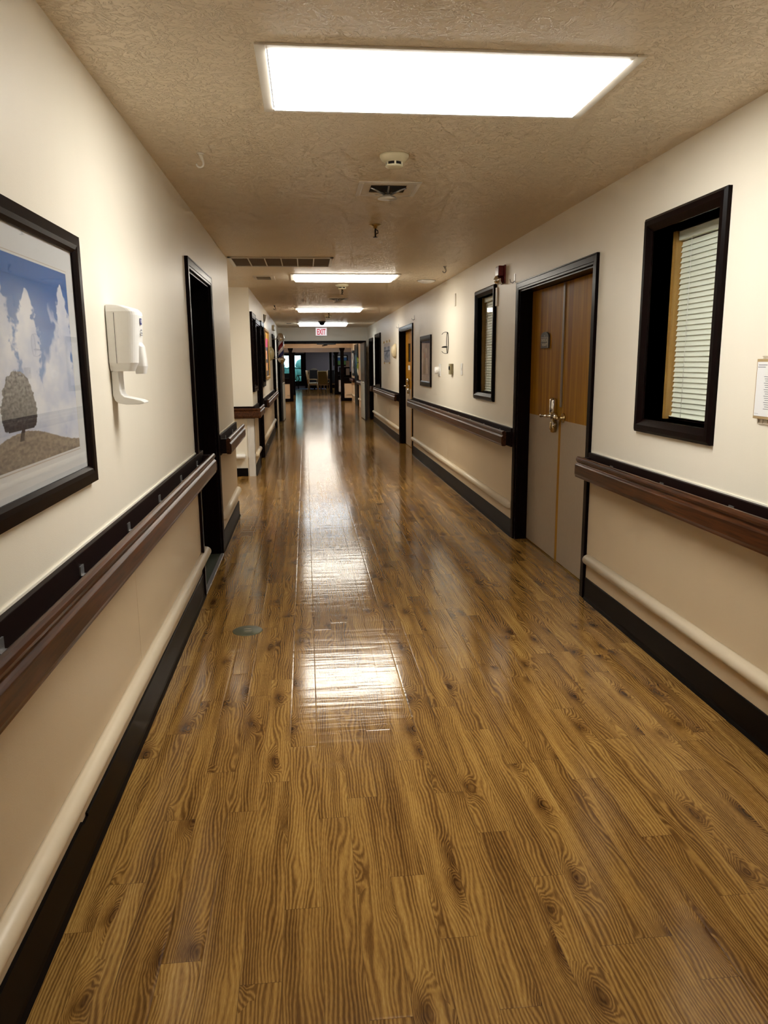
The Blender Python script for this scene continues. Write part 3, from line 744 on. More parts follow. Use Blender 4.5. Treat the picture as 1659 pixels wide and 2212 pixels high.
# ------------------------------------------------------------------ double doorway at the end
d = sthing('door_%d' % (dn[0] + 1), 'wide dark framed double doorway under the exit sign, leaves held open', 'doorway', ((EO[0] + EO[1]) / 2, YE, 0)); dn[0] += 1
MB().box(EO[0] - 0.07, EO[1] + 0.075, YE - 0.03, YE, 2.04, 2.10).box(EO[0] - 0.07, EO[0], YE - 0.03, YE + 0.15, 0, 2.04).box(EO[1], EO[1] + 0.075, YE - 0.03, YE + 0.15, 0, 2.04).build('door_frame', 'frame_wood', d, bevel=0.003)
MB().box(EO[0], EO[1], YE + 0.02, YE + 0.13, 2.025, 2.04).build('door_stop', 'frame_wood', d)
mb = MB().box(0.34, 0.86, YE - 0.02, YE + 0.03, 2.0, 2.045); mb.tube([(0.52, YE, 2.0), (0.62, YE - 0.04, 1.985), (0.48, YE - 0.08, 1.965)], 0.012); mb.build('door_closer', 'dark_metal', d)
def leaf_poly(hx, hy, tx, ty, th, z0, z1, name, mat, parent, s):
    v = Vector((tx - hx, ty - hy, 0)).normalized(); n = Vector((-v.y, v.x, 0)) * s
    mb = MB(); pts = [Vector((hx, hy, 0)), Vector((tx, ty, 0)), Vector((tx, ty, 0)) + n * th, Vector((hx, hy, 0)) + n * th]
    mb.prism([(p.x, p.y) for p in pts], 'z', z0, z1)
    return mb.build(name, mat, parent)
plain('leaf_brown', (0.020, 0.012, 0.010), 0.36)
plain('kick_plate_pale', (0.62, 0.60, 0.50), 0.5)
for lab, hx, tx, s in (('right', 1.53, 1.545, -1), ('left', -0.575, -0.60, 1)):
    l = leaf_poly(hx, 21.42, tx, 20.20, 0.045, 0.01, 2.02, 'door_leaf', 'leaf_brown', d, -s)
    leaf_poly(hx + s * 0.0005, 21.40, tx + s * 0.0005, 20.20, 0.004, 0.02, 1.0, 'kick_plate', 'kick_plate_pale', l, s)
    xk = tx + (0.03 if s < 0 else -0.03)
    MB().lathe([(0, 0), (0.028, 0.0), (0.03, -0.02), (0.014, -0.03), (0, -0.034)], (tx + (-0.0 if s < 0 else 0.0) - 0.02 * (1 if s < 0 else -1), 20.32, 1.0), 'z', 16).build('knob', 'chrome', l)

# exit sign
ex = thing('exit_sign', 'lit white exit sign with red letters over the double doorway', 'sign', (0.465, YE, 2.24))
MB().box(0.305, 0.625, YE - 0.05, YE, 2.23, 2.455).build('housing', 'white_plastic', ex, bevel=0.008)
MB().box(0.315, 0.615, YE - 0.053, YE - 0.05, 2.24, 2.445).build('face', 'exit_face', ex)
text('EXIT', 0.215, 'exit_red', 0.465, YE - 0.0545, 2.268, '-y', ex, sx=0.52, bold=0.004)
# camera dome
t = thing('dome_camera', 'black dome camera on the ceiling above the exit sign', 'camera', (0.42, 18.4, ZC))
MB().lathe([(0.0, 0), (0.085, 0.0), (0.085, -0.02), (0.07, -0.03), (0, -0.03)], (0.42, 18.4, ZC), 'z', 28).build('base', 'dark_metal', t)
MB().lathe([(0.066, -0.03), (0.06, -0.06), (0.04, -0.085), (0.0, -0.095)], (0.42, 18.4, ZC), 'z', 28).build('dome', 'black_vinyl', t)

# ------------------------------------------------------------------ ceiling fixtures
def troffer(y0, y1, x0, x1, i, label, drop=0.0, trim=0.038):
    t = thing('ceiling_light', label, 'ceiling light', ((x0 + x1) / 2, (y0 + y1) / 2, ZC), 'fluorescent ceiling lights')
    mb = MB()
    a = trim
    for b in ((x0 - a, x0, y0 - a, y1 + a), (x1, x1 + a, y0 - a, y1 + a), (x0, x1, y0 - a, y0), (x0, x1, y1, y1 + a)):
        mb.box(*b, ZC - 0.008, ZC)
    mb.build('trim_frame', 'white_metal', t, bevel=0.002)
    if drop:
        mb = MB(); c = 0.03
        o = [(x0 + c, y0), (x1 - c, y0), (x1, y0 + c), (x1, y1 - c), (x1 - c, y1), (x0 + c, y1), (x0, y1 - c), (x0, y0 + c)]
        cxm, cym = (x0 + x1) / 2, (y0 + y1) / 2
        A = [mb.bm.verts.new((p[0], p[1], ZC - 0.006)) for p in o]; B = [mb.bm.verts.new((cxm + (p[0] - cxm) * 0.97, cym + (p[1] - cym) * 0.9, ZC - drop)) for p in o]
        for q in range(8): mb.bm.faces.new((A[q], A[(q + 1) % 8], B[(q + 1) % 8], B[q]))
        mb.bm.faces.new(B)
        mb.build('diffuser', 'lamp_%d' % i, t)
    else:
        MB().box(x0 + 0.006, x1 - 0.006, y0 + 0.006, y1 - 0.006, ZC - 0.014, ZC - 0.003).build('diffuser', 'lamp_%d' % i, t)
        MB().box(x0, x1, y0, y1, ZC - 0.003, ZC - 0.001).build('gasket', 'dark_cavity', t)
    return t
troffer(2.64, 3.21, -0.095, 1.10, 1, 'large bright ceiling light nearest the camera', trim=0.036)
troffer(-3.8, -3.2, -0.095, 1.10, 0, 'ceiling light behind the camera')
troffer(8.80, 9.40, -0.10, 1.06, 2, 'second ceiling light, beyond the long return grille', 0.03)
troffer(13.95, 14.55, -0.11, 1.05, 3, 'third ceiling light, beyond the dark square vent', 0.045)
troffer(19.05, 19.65, -0.13, 1.06, 4, 'fourth ceiling light, just before the exit sign', 0.06)
troffer(24.4, 25.0, -0.1, 1.05, 5, 'ceiling light just beyond the double doorway', 0.04)
troffer(28.6, 29.2, -0.1, 1.05, 6, 'ceiling light before the nearer posts', 0.04)
troffer(34.2, 34.8, -0.1, 1.05, 7, 'ceiling light between the two beams', 0.04)
troffer(41.0, 41.6, 0.0, 1.2, 8, 'added fill light out of view over the dining chairs', 0.03)  # unseen fixture added to brighten the dark dining room
troffer(45.5, 46.1, 1.0, 2.2, 8, 'added fill light out of view before the grey dining room wall', 0.03)  # another unseen fixture, added to lift the far dining wall
troffer(8.6, 9.2, -3.6, -2.4, 4, 'ceiling light inside the left passage', 0.03)

# smoke detectors
def detector(x, y, label, r=0.07):
    t = thing('smoke_detector', label, 'smoke detector', (x, y, ZC), 'smoke detectors')
    MB().lathe([(0.0, 0), (r, 0.0), (r * 1.0, -0.008), (r * 0.93, -0.016), (r * 0.86, -0.024), (r * 0.62, -0.034), (0, -0.034)], (x, y, ZC), 'z', 40).build('base', 'ivory_plastic', t)
    MB().lathe([(0.0, -0.034), (r * 0.56, -0.034), (r * 0.56, -0.048), (0.0, -0.048)], (x, y, ZC), 'z', 40).build('vent_ring', 'dark_cavity', t)
    mb = MB().lathe([(0.0, -0.047), (r * 0.62, -0.047), (r * 0.60, -0.053), (r * 0.4, -0.056), (0.0, -0.057)], (x, y, ZC), 'z', 40)
    for q in range(6):
        a = math.pi / 2 + 2 * math.pi * q / 6 - 0.0; px_, py_ = x + r * 0.575 * math.cos(a), y + r * 0.575 * math.sin(a)
        mb.box(px_ - 0.004, px_ + 0.004, py_ - 0.004, py_ + 0.004, ZC - 0.05, ZC - 0.03)
    mb.build('cap', 'ivory_plastic', t)
detector(0.452, 3.87, 'smoke detector just beyond the nearest ceiling light')
detector(0.49, 9.95, 'smoke detector just beyond the second ceiling light', 0.085)
detector(0.49, 16.2, 'smoke detector between the third and fourth ceiling lights', 0.085)
def sprinkler(x, y, label, side=1):
    t = thing('sprinkler', label, 'sprinkler', (x, y, ZC), 'fire sprinklers')
    MB().lathe([(0.0, 0), (0.042, 0.0), (0.040, -0.008), (0.020, -0.014), (0.016, -0.028), (0, -0.03)], (x, y, ZC), 'z', 28).build('escutcheon', 'brass', t)
    mb = MB().tube([(x, y, ZC - 0.028), (x, y, ZC - 0.085)], 0.006, 10)
    mb.tube([(x, y, ZC - 0.032), (x + 0.018 * side, y, ZC - 0.042), (x + 0.02 * side, y, ZC - 0.058), (x, y, ZC - 0.066)], 0.0035, 8)
    mb.lathe([(0, 0), (0.017, 0.0), (0.017, -0.003), (0, -0.003)], (x, y, ZC - 0.085), 'z', 16)
    mb.build('deflector', 'dark_metal', t)
sprinkler(0.529, 5.72, 'brass and black sprinkler beyond the square vent')
sprinkler(0.507, 10.3, 'sprinkler hanging just past the second smoke detector')
sprinkler(0.485, 15.2, 'sprinkler just past the third ceiling light')
# square vents with a round disc
def disc_vent(x, y, label, w=0.345, hole=0.20):
    t = thing('ceiling_vent', label, 'air vent', (x, y, ZC), 'square disc vents')
    mb = MB(); a, b = w / 2, hole / 2
    def ring(r, z): return [mb.bm.verts.new((x + sx * r, y + sy * r, z)) for sx, sy in ((-1, -1), (1, -1), (1, 1), (-1, 1))]
    R = [ring(a, ZC), ring(a, ZC - 0.006), ring(a - 0.022, ZC - 0.010), ring(a - 0.03, ZC - 0.004), ring(b, ZC - 0.002)]
    for r0, r1 in zip(R, R[1:]):
        for i in range(4): mb.bm.faces.new((r0[i], r0[(i + 1) % 4], r1[(i + 1) % 4], r1[i]))
    mb.build('face_frame', 'white_metal', t)
    MB().box(x - b, x + b, y - b * 0.8, y + b * 0.8, ZC - 0.0025, ZC - 0.001).build('duct_opening', 'dark_cavity', t)
    mb = MB()
    for dx, dy in ((-b, -b * .5), (b, -b * .5), (0, -b * .8), (-b * .2, b * .7), (b * .2, b * .7)):
        mb.tube([(x + dx, y + dy, ZC - 0.004), (x + dx * 0.15, y + dy * .15, ZC - 0.034)], 0.006, 6)
    mb.build('support_arm', 'steel_grey', t)
    MB().lathe([(0.0, -0.030), (0.016, -0.032), (0.055, -0.052), (0.056, -0.055), (0.0, -0.060)], (x, y, ZC), 'z', 32).build('disc', 'white_metal', t)
    return t
disc_vent(0.495, 4.58, 'white square vent with a round disc beyond the first smoke detector')
disc_vent(0.525, 12.05, 'dark square vent between the second and third ceiling lights', 0.30, 0.27)
# return grille
t = thing('return_grille', 'long six bay return air grille at the passage opening', 'air grille', (-0.2, 7.75, ZC))
gx0, gx1, gy0, gy1 = -0.688, 0.292, 7.43, 8.09
mb = MB()
for b in ((gx0, gx0 + 0.03, gy0, gy1), (gx1 - 0.03, gx1, gy0, gy1), (gx0, gx1, gy0, gy0 + 0.035), (gx0, gx1, gy1 - 0.02, gy1)): mb.box(*b, ZC - 0.012, ZC)
mb.build('frame', 'white_metal', t, bevel=0.002)
MB().box(gx0 + 0.03, gx1 - 0.03, gy0 + 0.03, gy1 - 0.02, ZC - 0.003, ZC - 0.001).build('filter', 'filter_mesh', t)
for i in range(1, 6):
    xx = gx0 + 0.03 + (gx1 - gx0 - 0.06) * i / 6
    MB().box(xx - 0.005, xx + 0.005, gy0 + 0.03, gy1 - 0.02, ZC - 0.010, ZC - 0.002).build('divider', 'white_metal', t)
# small registers
def register(x0, x1, y0, y1, label):
    t = thing('ceiling_register', label, 'air register', ((x0 + x1) / 2, (y0 + y1) / 2, ZC), 'small ceiling registers')
    MB().box(x0, x1, y0, y1, ZC - 0.006, ZC).build('plate', 'white_metal', t, bevel=0.002)
    mb = MB(); n = 12; a, b = x0 + 0.035, x1 - 0.045
    for i in range(n):
        xx = a + (b - a) * (i + .5) / n; mb.box(xx - 0.0035, xx + 0.0035, y0 + 0.05, y1 - 0.04, ZC - 0.0075, ZC - 0.006)
    mb.build('slots', 'dark_cavity', t)
register(-0.56, -0.32, 8.98, 9.36, 'small slotted register beside the second ceiling light')
register(-0.46, -0.26, 19.0, 19.35, 'small dark register beside the fourth ceiling light')
# speaker disc
t = thing('ceiling_speaker', 'round white ceiling disc near the right wall', 'ceiling speaker', (1.487, 9.45, ZC))
MB().lathe([(0, 0), (0.105, 0.0), (0.105, -0.006), (0.095, -0.016), (0.05, -0.03), (0, -0.034)], (1.487, 9.45, ZC), 'z', 36).build('dome', 'white_plastic', t)
MB().lathe([(0.104, -0.001), (0.112, -0.002), (0.112, -0.004), (0.104, -0.005)], (1.487, 9.45, ZC), 'z', 36).build('rim', 'steel_grey', t)
# hooks
def ceil_hook(x, y, label, mat, s=1.0, flip=1):
    t = thing('ceiling_hook', label, 'hook', (x, y, ZC), 'hooks in the ceiling')
    MB().lathe([(0, 0), (0.016 * s, 0), (0.012 * s, -0.006), (0, -0.008)], (x, y, ZC), 'z', 16).build('base', mat, t)
    pts = [(x, y, ZC - 0.004), (x + 0.004 * flip * s, y, ZC - 0.018 * s), (x + 0.010 * flip * s, y, ZC - 0.032 * s)]
    for q in range(0, 200, 20):
        a = math.radians(q); pts.append((x + flip * s * (-0.004 + 0.014 * math.cos(a)), y, ZC - s * (0.040 + 0.014 * math.sin(a))))
    r = [0.010 * s, 0.007 * s] + [0.004 * s] * (len(pts) - 3) + [0.003 * s]
    MB().tube(pts, r, 10).build('curl', mat, t)
ceil_hook(-0.463, 3.90, 'cream hook in the ceiling near the left wall', 'white_metal', 1.15)
ceil_hook(1.463, 8.07, 'thin steel hook in the ceiling near the right wall', 'steel_grey', 1.2, 1)
ceil_hook(-0.489, 13.45, 'tiny hook in the ceiling above the painting side', 'dark_metal', 1.2)
def wall_hook(x, y, z, label, mat='steel_grey'):
    t = thing('wall_hook', label, 'hook', (x, y, z), 'hooks on the right wall')
    MB().box(x - 0.004, x, y - 0.008, y + 0.008, z - 0.03, z + 0.04).build('plate', mat, t)
    MB().tube([(x - 0.003, y, z - 0.018), (x - 0.018, y, z - 0.032), (x - 0.036, y, z - 0.026), (x - 0.042, y, z - 0.004)], 0.004, 8).build('curl', mat, t)
wall_hook(XR, 6.36, 2.155, 'steel hook on the wall left of the therapy door')
wall_hook(XR, 12.25, 2.18, 'hook on the wall above the second wooden door')
wall_hook(XR, 14.3, 2.15, 'small hook past the second wooden door')

# floor outlet
t = thing('floor_outlet', 'round metal floor outlet cover in the planks', 'floor outlet', (-0.366, 4.155, 0))
MB().lathe([(0.0, 0.004), (0.078, 0.004), (0.084, 0.001), (0.084, 0.0)], (-0.366, 4.155, 0), 'z', 40).build('cover', 'outlet_metal', t)
MB().box(-0.388, -0.348, 4.173, 4.181, 0.004, 0.0052).box(-0.382, -0.342, 4.135, 4.143, 0.004, 0.0052).build('screw_slot', 'chrome', t)

# ------------------------------------------------------------------ sanitizer dispenser
t = thing('sanitizer_dispenser', 'white wall mounted hand sanitizer dispenser with drip tray', 'dispenser', (XL, 2.92, 1.35))
yc, hw = 2.925, 0.062
def rr(x1, y_h, r, n=6):
    pts = [(XL + 0.004, yc - y_h)]
    for q in range(n + 1):
        a = -math.pi / 2 + (math.pi / 2) * q / n; pts.append((x1 - r + r * math.cos(a), yc - y_h + r + r * math.sin(a)))
    for q in range(n + 1):
        a = (math.pi / 2) * q / n; pts.append((x1 - r + r * math.cos(a), yc + y_h - r + r * math.sin(a)))
    pts.append((XL + 0.004, yc + y_h)); return pts
def loft(mb, sections):
    rings = [[mb.bm.verts.new((p[0], p[1], z)) for p in pts] for pts, z in sections]
    for r0, r1 in zip(rings, rings[1:]):
        for i in range(len(r0)): mb.bm.faces.new((r0[i], r0[(i + 1) % len(r0)], r1[(i + 1) % len(r0)], r1[i]))
    mb.bm.faces.new(rings[0][::-1]); mb.bm.faces.new(rings[-1])
mb = MB(); X0 = XL
loft(mb, [(rr(X0 + 0.085, hw - 0.012, 0.02), 1.462), (rr(X0 + 0.100, hw, 0.028), 1.492), (rr(X0 + 0.112, hw, 0.030), 1.66), (rr(X0 + 0.110, hw, 0.03), 1.672), (rr(X0 + 0.098, hw - 0.003, 0.03), 1.684), (rr(X0 + 0.06, hw - 0.006, 0.02), 1.694), (rr(X0 + 0.03, hw - 0.008, 0.01), 1.697)])
body = mb.build('body', 'white_plastic', t, bevel=0.002)
MB().box(XL + 0.030, XL + 0.0315, yc - hw - 0.0006, yc - hw + 0.002, 1.49, 1.668).build('seam', 'dark_print', t)
mb = MB(); loft(mb, [(rr(X0 + 0.118, 0.020, 0.012), 1.452), (rr(X0 + 0.124, 0.026, 0.014), 1.48), (rr(X0 + 0.118, 0.026, 0.014), 1.55), (rr(X0 + 0.108, 0.024, 0.012), 1.565)])
for v in mb.bm.verts: v.co.x = max(v.co.x, XL + 0.085)
mb.build('push_lever', 'white_plastic', t, bevel=0.001)
# bracket strip and drip tray
mb = MB(); pr = []
outer = [(0.004, 1.47), (0.028, 1.47), (0.030, 1.395), (0.034, 1.380), (0.044, 1.371), (0.07, 1.365), (0.100, 1.358), (0.114, 1.351)]
inner = [(0.114, 1.346), (0.095, 1.342), (0.05, 1.342), (0.022, 1.347), (0.009, 1.358), (0.004, 1.375)]
mb.prism([(XL + a, z) for a, z in outer + inner], 'y', yc - 0.045, yc + 0.035)
mb.build('drip_tray', 'white_plastic', t, bevel=0.003)
MB().box(X0 + 0.1122, X0 + 0.1135, yc - 0.020, yc + 0.006, 1.628, 1.650).build('logo', 'blue_print', t)
MB().box(X0 + 0.1134, X0 + 0.1140, yc - 0.013, yc - 0.003, 1.634, 1.646).build('logo_mark', 'paper', t)
MB().box(X0 + 0.1115, X0 + 0.1128, yc - 0.009, yc + 0.003, 1.606, 1.611).box(X0 + 0.1112, X0 + 0.1126, yc - 0.016, yc + 0.010, 1.596, 1.600).box(X0 + 0.1110, X0 + 0.1124, yc - 0.016, yc + 0.010, 1.589, 1.592).build('printed_lines', 'grey_print', t)

# ------------------------------------------------------------------ pictures
def art(name, parent, cx_, facing, a0, a1, z0, z1, fn, nx, ny, mat='printed_art', off=0.0):
    """flat print filled per point by fn(u, v) -> rgb; u runs to the viewer's right"""
    me = bpy.data.meshes.new(name); verts, faces, cols = [], [], []
    base = Vector(WLOC[parent.name])
    for j in range(ny + 1):
        for i in range(nx + 1):
            u, v = i / nx, j / ny; z = z0 + (z1 - z0) * v; a = a0 + (a1 - a0) * u
            p = (cx_, a, z) if facing in ('+x', '-x') else (a, cx_, z)
            verts.append(tuple(Vector(p) - base)); cols.append(fn(u, v))
    for j in range(ny):
        for i in range(nx):
            q = j * (nx + 1) + i; faces.append((q, q + 1, q + nx + 2, q + nx + 1))
    me.from_pydata(verts, [], faces)
    ca = me.color_attributes.new('Col', 'FLOAT_COLOR', 'POINT')
    for i, c in enumerate(cols): ca.data[i].color = (*c, 1)
    me.materials.append(MATS[mat]); o = bpy.data.objects.new(name, me); COL.objects.link(o); o.parent = parent
    return o
def lerp(a, b, t): t = max(0, min(1, t)); return tuple(x + (y - x) * t for x, y in zip(a, b))
def fbm(x, y, s=0.0, o=4):
    return noise.fractal(Vector((x, y, s)), 1.0, 2.0, o)
def sky_tree(u, v):
    # blue sky with towering clouds, a lone tree on a rounded hill
    sky = lerp((0.30, 0.45, 0.74), (0.015, 0.135, 0.42), (v - 0.1) * 1.35)
    sky = lerp(sky, (0.02, 0.10, 0.36), 0.5 * max(0, fbm(u * 2, v * 9, 3)))
    c = fbm(u * 3.4 + 0.6 * fbm(u * 5, v * 4, 9), v * 2.3, 1.7, 5)
    dens = c * 0.9 + (0.62 - v) * 1.25
    for (cu, top, wd_) in ((0.93, 0.93, 0.075), (0.62, 0.86, 0.10), (0.42, 0.90, 0.085), (0.17, 0.84, 0.11), (0.80, 0.52, 0.12), (0.05, 0.72, 0.1)):
        w2 = wd_ * (1 + 0.55 * fbm(u * 13, v * 13, cu * 7, 5) + 0.35 * fbm(u * 34, v * 34, 2, 3)) * (1.0 if v < top - 0.25 else max(0.0, (top - v) / 0.25) ** 0.6)
        if v < top and w2 > 0:
            dens = max(dens, (1 - abs(u - cu) / w2) * 1.3 if abs(u - cu) < w2 else -9)
    white = lerp((0.60, 0.64, 0.76), (0.84, 0.84, 0.86), 0.5 + 1.1 * fbm(u * 7, v * 7, 5))
    col = lerp(sky, white, dens * 3.0)
    hill = 0.035 + 0.13 * math.exp(-((u - 0.52) / 0.33) ** 2) + 0.004 * fbm(u * 30, 0, 2)
    if v < hill:
        g = 0.5 + 0.9 * fbm(u * 40, v * 60, 8, 3)
        col = lerp((0.16, 0.13, 0.11), (0.40, 0.32, 0.22), g * 0.8 + (0.3 if v > hill - 0.05 else 0))
    tu, tv = (u - 0.50) / 0.115, (v - 0.30) / 0.155
    if abs(u - 0.505 - 0.01 * math.sin(v * 40)) < 0.012 + 0.03 * max(0, 0.19 - v) * 2 and 0.12 < v < 0.24: col = (0.05, 0.035, 0.03)
    rr_ = tu * tu * (1.0 if tv > 0 else 0.8) + (tv * tv if tv > 0 else (tv * 1.05) ** 4)
    edge = 1 + 0.22 * fbm(u * 45, v * 45, 4, 3)
    if rr_ < edge and v > 0.175:
        g = 0.5 + 0.9 * fbm(u * 60, v * 70, 6, 4)
        col = lerp((0.022, 0.014, 0.014), (0.30, 0.27, 0.24), g * (0.15 + 1.0 * (v - 0.17) / 0.25))  # crown greys towards its top: glass reflection put into the print colour
    return col
def picture(name, label, side, y0, y1, z0, z1, fw, dep, matw, fn, nx, ny, fmat='frame_wood', cat='framed picture', pane=True, top_h=None):
    x = XL if side < 0 else XR; s = -side
    t = thing(name, label, cat, (x, (y0 + y1) / 2, z0))
    mb = MB()
    def rect(o, dx): return [(x + s * dx, y0 + o, z0 + o), (x + s * dx, y1 - o, z0 + o), (x + s * dx, y1 - o, z1 - o), (x + s * dx, y0 + o, z1 - o)]
    rings = [rect(0, 0.001), rect(0, dep), rect(fw * 0.55, dep), rect(fw * 0.8, dep * 0.9), rect(fw, dep * 0.55), rect(fw, 0.004)]
    vs = [[mb.bm.verts.new(p) for p in r] for r in rings]
    for r0, r1 in zip(vs, vs[1:]):
        for i in range(4): mb.bm.faces.new((r0[i], r0[(i + 1) % 4], r1[(i + 1) % 4], r1[i]))
    mb.build('frame', fmat, t)
    if matw:
        MB().box(x + s * 0.004, x + s * 0.006, y0 + fw, y1 - fw, z0 + fw, z1 - fw).build('mat_board', 'mat_board', t)
        q = matw - 0.008
        MB().box(x + s * 0.006, x + s * 0.0065, y0 + fw + q, y1 - fw - q, z0 + fw + q, z1 - fw - q).build('mat_line', 'mat_core', t)
        q = matw - 0.0055
        MB().box(x + s * 0.0065, x + s * 0.0069, y0 + fw + q, y1 - fw - q, z0 + fw + q, z1 - fw - q).build('mat_reveal', 'mat_board', t)
    q = fw + matw
    fac = '+x' if side < 0 else '-x'
    ya, yb = (y0 + q, y1 - q) if side < 0 else (y1 - q, y0 + q)
    art('print', t, x + s * 0.0074, fac, ya, yb, z0 + q, z1 - q, fn, nx, ny)
    if pane: MB().box(x + s * 0.010, x + s * 0.0115, y0 + fw * 0.98, y1 - fw * 0.98, z0 + fw * 0.98, z1 - fw * 0.98).build('glass_pane', 'clear_glass', t)
    return t
picture('framed_picture', 'large dark framed picture of a lone tree under clouds', -1, 1.36, 2.535, 1.118, 1.870, 0.052, 0.022, 0.070, sky_tree, 360, 250)

def moon_print(u, v):
    c = lerp((0.13, 0.11, 0.16), (0.36, 0.33, 0.38), 0.5 + fbm(u * 4, v * 5, 2))
    if (u - 0.55) ** 2 * 0.9 + (v - 0.76) ** 2 < 0.0045: c = (0.66, 0.64, 0.52)
    if abs(u - 0.30 - 0.04 * fbm(v * 6, 1, 1)) < 0.16 * (1.05 - v) + 0.03 and 0.16 < v < 0.62: c = lerp((0.03, 0.03, 0.03), (0.15, 0.11, 0.06), 0.5 + fbm(u * 20, v * 12, 4))
    if (u - 0.35) ** 2 + (v - 0.63) ** 2 < 0.006: c = (0.32, 0.07, 0.05)
    if 0.52 < u < 0.82 - 0.25 * v and 0.18 < v < 0.58: c = lerp((0.45, 0.42, 0.36), (0.62, 0.60, 0.55), 0.5 + fbm(u * 9, v * 22, 6))
    if v < 0.15: c = lerp((0.25, 0.22, 0.22), (0.55, 0.53, 0.55), 0.5 + 0.5 * math.sin(v * 190 + 4 * u))
    return c
picture('framed_picture', 'small tall dark framed print of a pale disc over figures, right wall', 1, 10.55, 11.52, 1.15, 1.865, 0.075, 0.022, 0.0, moon_print, 90, 90)
def bright_paint(u, v):
    c = (0.02, 0.018, 0.02)
    cu = 0.35 + 0.35 * v + 0.05 * math.sin(v * 9)
    w = 0.26 if v < 0.75 else 0.30
    if abs(u - cu) < w * (0.7 + 0.4 * fbm(u * 3, v * 6, 3) + 0.3):
        if v > 0.86: c = (0.78, 0.45, 0.05)
        elif v > 0.66: c = (0.75, 0.10, 0.25)
        elif v > 0.58: c = (0.12, 0.10, 0.20)
        elif v > 0.38: c = lerp((0.72, 0.30, 0.16), (0.80, 0.52, 0.35), 0.5 + fbm(u * 6, v * 9, 2))
        elif v > 0.30: c = (0.12, 0.10, 0.10)
        else: c = lerp((0.75, 0.28, 0.12), (0.82, 0.58, 0.30), 0.5 + fbm(u * 6, v * 12, 7))
    if u < 0.18 and v > 0.1: c = (0.25, 0.08, 0.02)
    if v < 0.13: c = (0.12, 0.10, 0.09)
    return c
picture('painting', 'bright orange and pink painting on the left wall', -1, 13.55, 15.05, 1.22, 2.10, 0.05, 0.032, 0.0, bright_paint, 80, 100, 'oak_stop', 'painting', pane=False)
def sea(u, v):
    c = lerp((0.42, 0.42, 0.50), (0.62, 0.60, 0.58), v) if v > 0.8 else lerp((0.10, 0.14, 0.26), (0.45, 0.50, 0.62), 0.5 + 1.2 * fbm(u * 3, v * 4, 3))
    if 0.56 < v < 0.63: c = (0.06, 0.08, 0.15)
    if v < 0.12: c = lerp((0.2, 0.22, 0.3), (0.6, 0.6, 0.65), 0.5 + fbm(u * 15, v * 15, 1))
    return c
t = thing('poster', 'unframed blue seascape poster held by clips on the right wall', 'poster', (XR, 16.4, 1.5))
MB().box(XR - 0.008, XR - 0.002, 15.75, 16.95, 1.50, 1.90).build('backing', 'paper', t)
art('print', t, XR - 0.0085, '-x', 16.95, 15.75, 1.50, 1.90, sea, 60, 60)
for yy, zz in ((15.8, 1.93), (16.3, 1.93), (16.9, 1.93), (15.85, 1.49), (16.85, 1.49)):
    MB().box(XR - 0.022, XR - 0.002, yy - 0.02, yy + 0.02, zz - 0.025, zz + 0.02).build('clip', 'brass', t)

# dome shaped wall lamps
def dome_lamp(side, y, z, label, mat, shade=True, big=True):
    x = XL if side < 0 else XR; s = -side
    t = thing('wall_lamp', label, 'wall lamp', (x, y, z), 'wall lamp fixtures')
    if shade:
        mb = MB(); rings = []
        for q in range(7):
            a = math.pi / 2 * q / 6; r = math.cos(a); dx = 0.088 * math.sin(a)
            rings.append([mb.bm.verts.new((x + s * (0.008 + dx), y + 0.10 * max(r, 0.02) * math.cos(b_ * math.pi / 12), z + 0.14 * max(r, 0.02) * math.sin(b_ * math.pi / 12))) for b_ in range(24)])
        for r0, r1 in zip(rings, rings[1:]):
            for i in range(24):
                ff = mb.bm.faces.new((r0[i], r0[(i + 1) % 24], r1[(i + 1) % 24], r1[i])); ff.smooth = True
        mb.bm.faces.new(rings[-1])
        mb.build('shade', mat, t)
    MB().box(x, x + s * 0.012, y - 0.05, y + 0.05, z - 0.06, z + 0.06).build('back_plate', 'dark_metal' if shade else 'steel_grey', t)
    return t
dome_lamp(1, 14.75, 1.71, 'cream dome wall lamp on the right wall past the second wooden door', 'cream_shade')
dome_lamp(-1, 15.75, 1.69, 'olive dome wall lamp left of the barber pole', 'olive_shade')
t = thing('wall_lamp', 'bare wire wall lamp bracket without a shade on the right wall', 'wall lamp', (XR, 9.35, 1.72), 'wall lamp fixtures')
mb = MB()
mb.tube([(XR - 0.006, 9.35 + 0.062 * math.cos(a_), 1.72 + 0.125 * math.sin(a_)) for a_ in [2 * math.pi * q / 24 for q in range(24)]], 0.004, 6, closed=True)
mb.build('ring', 'dark_metal', t)
for sg_ in (1, -1):
    MB().tube([(XR - 0.006, 9.35, 1.72 + sg_ * 0.125), (XR - 0.035, 9.35, 1.72 + sg_ * 0.128), (XR - 0.06, 9.35, 1.72 + sg_ * 0.118), (XR - 0.075, 9.35, 1.72 + sg_ * 0.100)], 0.0035, 6).build('prong', 'dark_metal', t)
MB().tube([(XR, 9.35, 1.672), (XR - 0.03, 9.35, 1.672), (XR - 0.06, 9.35, 1.670), (XR - 0.078, 9.35, 1.666)], [0.006, 0.012, 0.010, 0.003], 10).build('socket', 'dark_metal', t)
MB().box(XR - 0.008, XR, 9.33, 9.37, 1.64, 1.80).build('back_plate', 'white_metal', t)
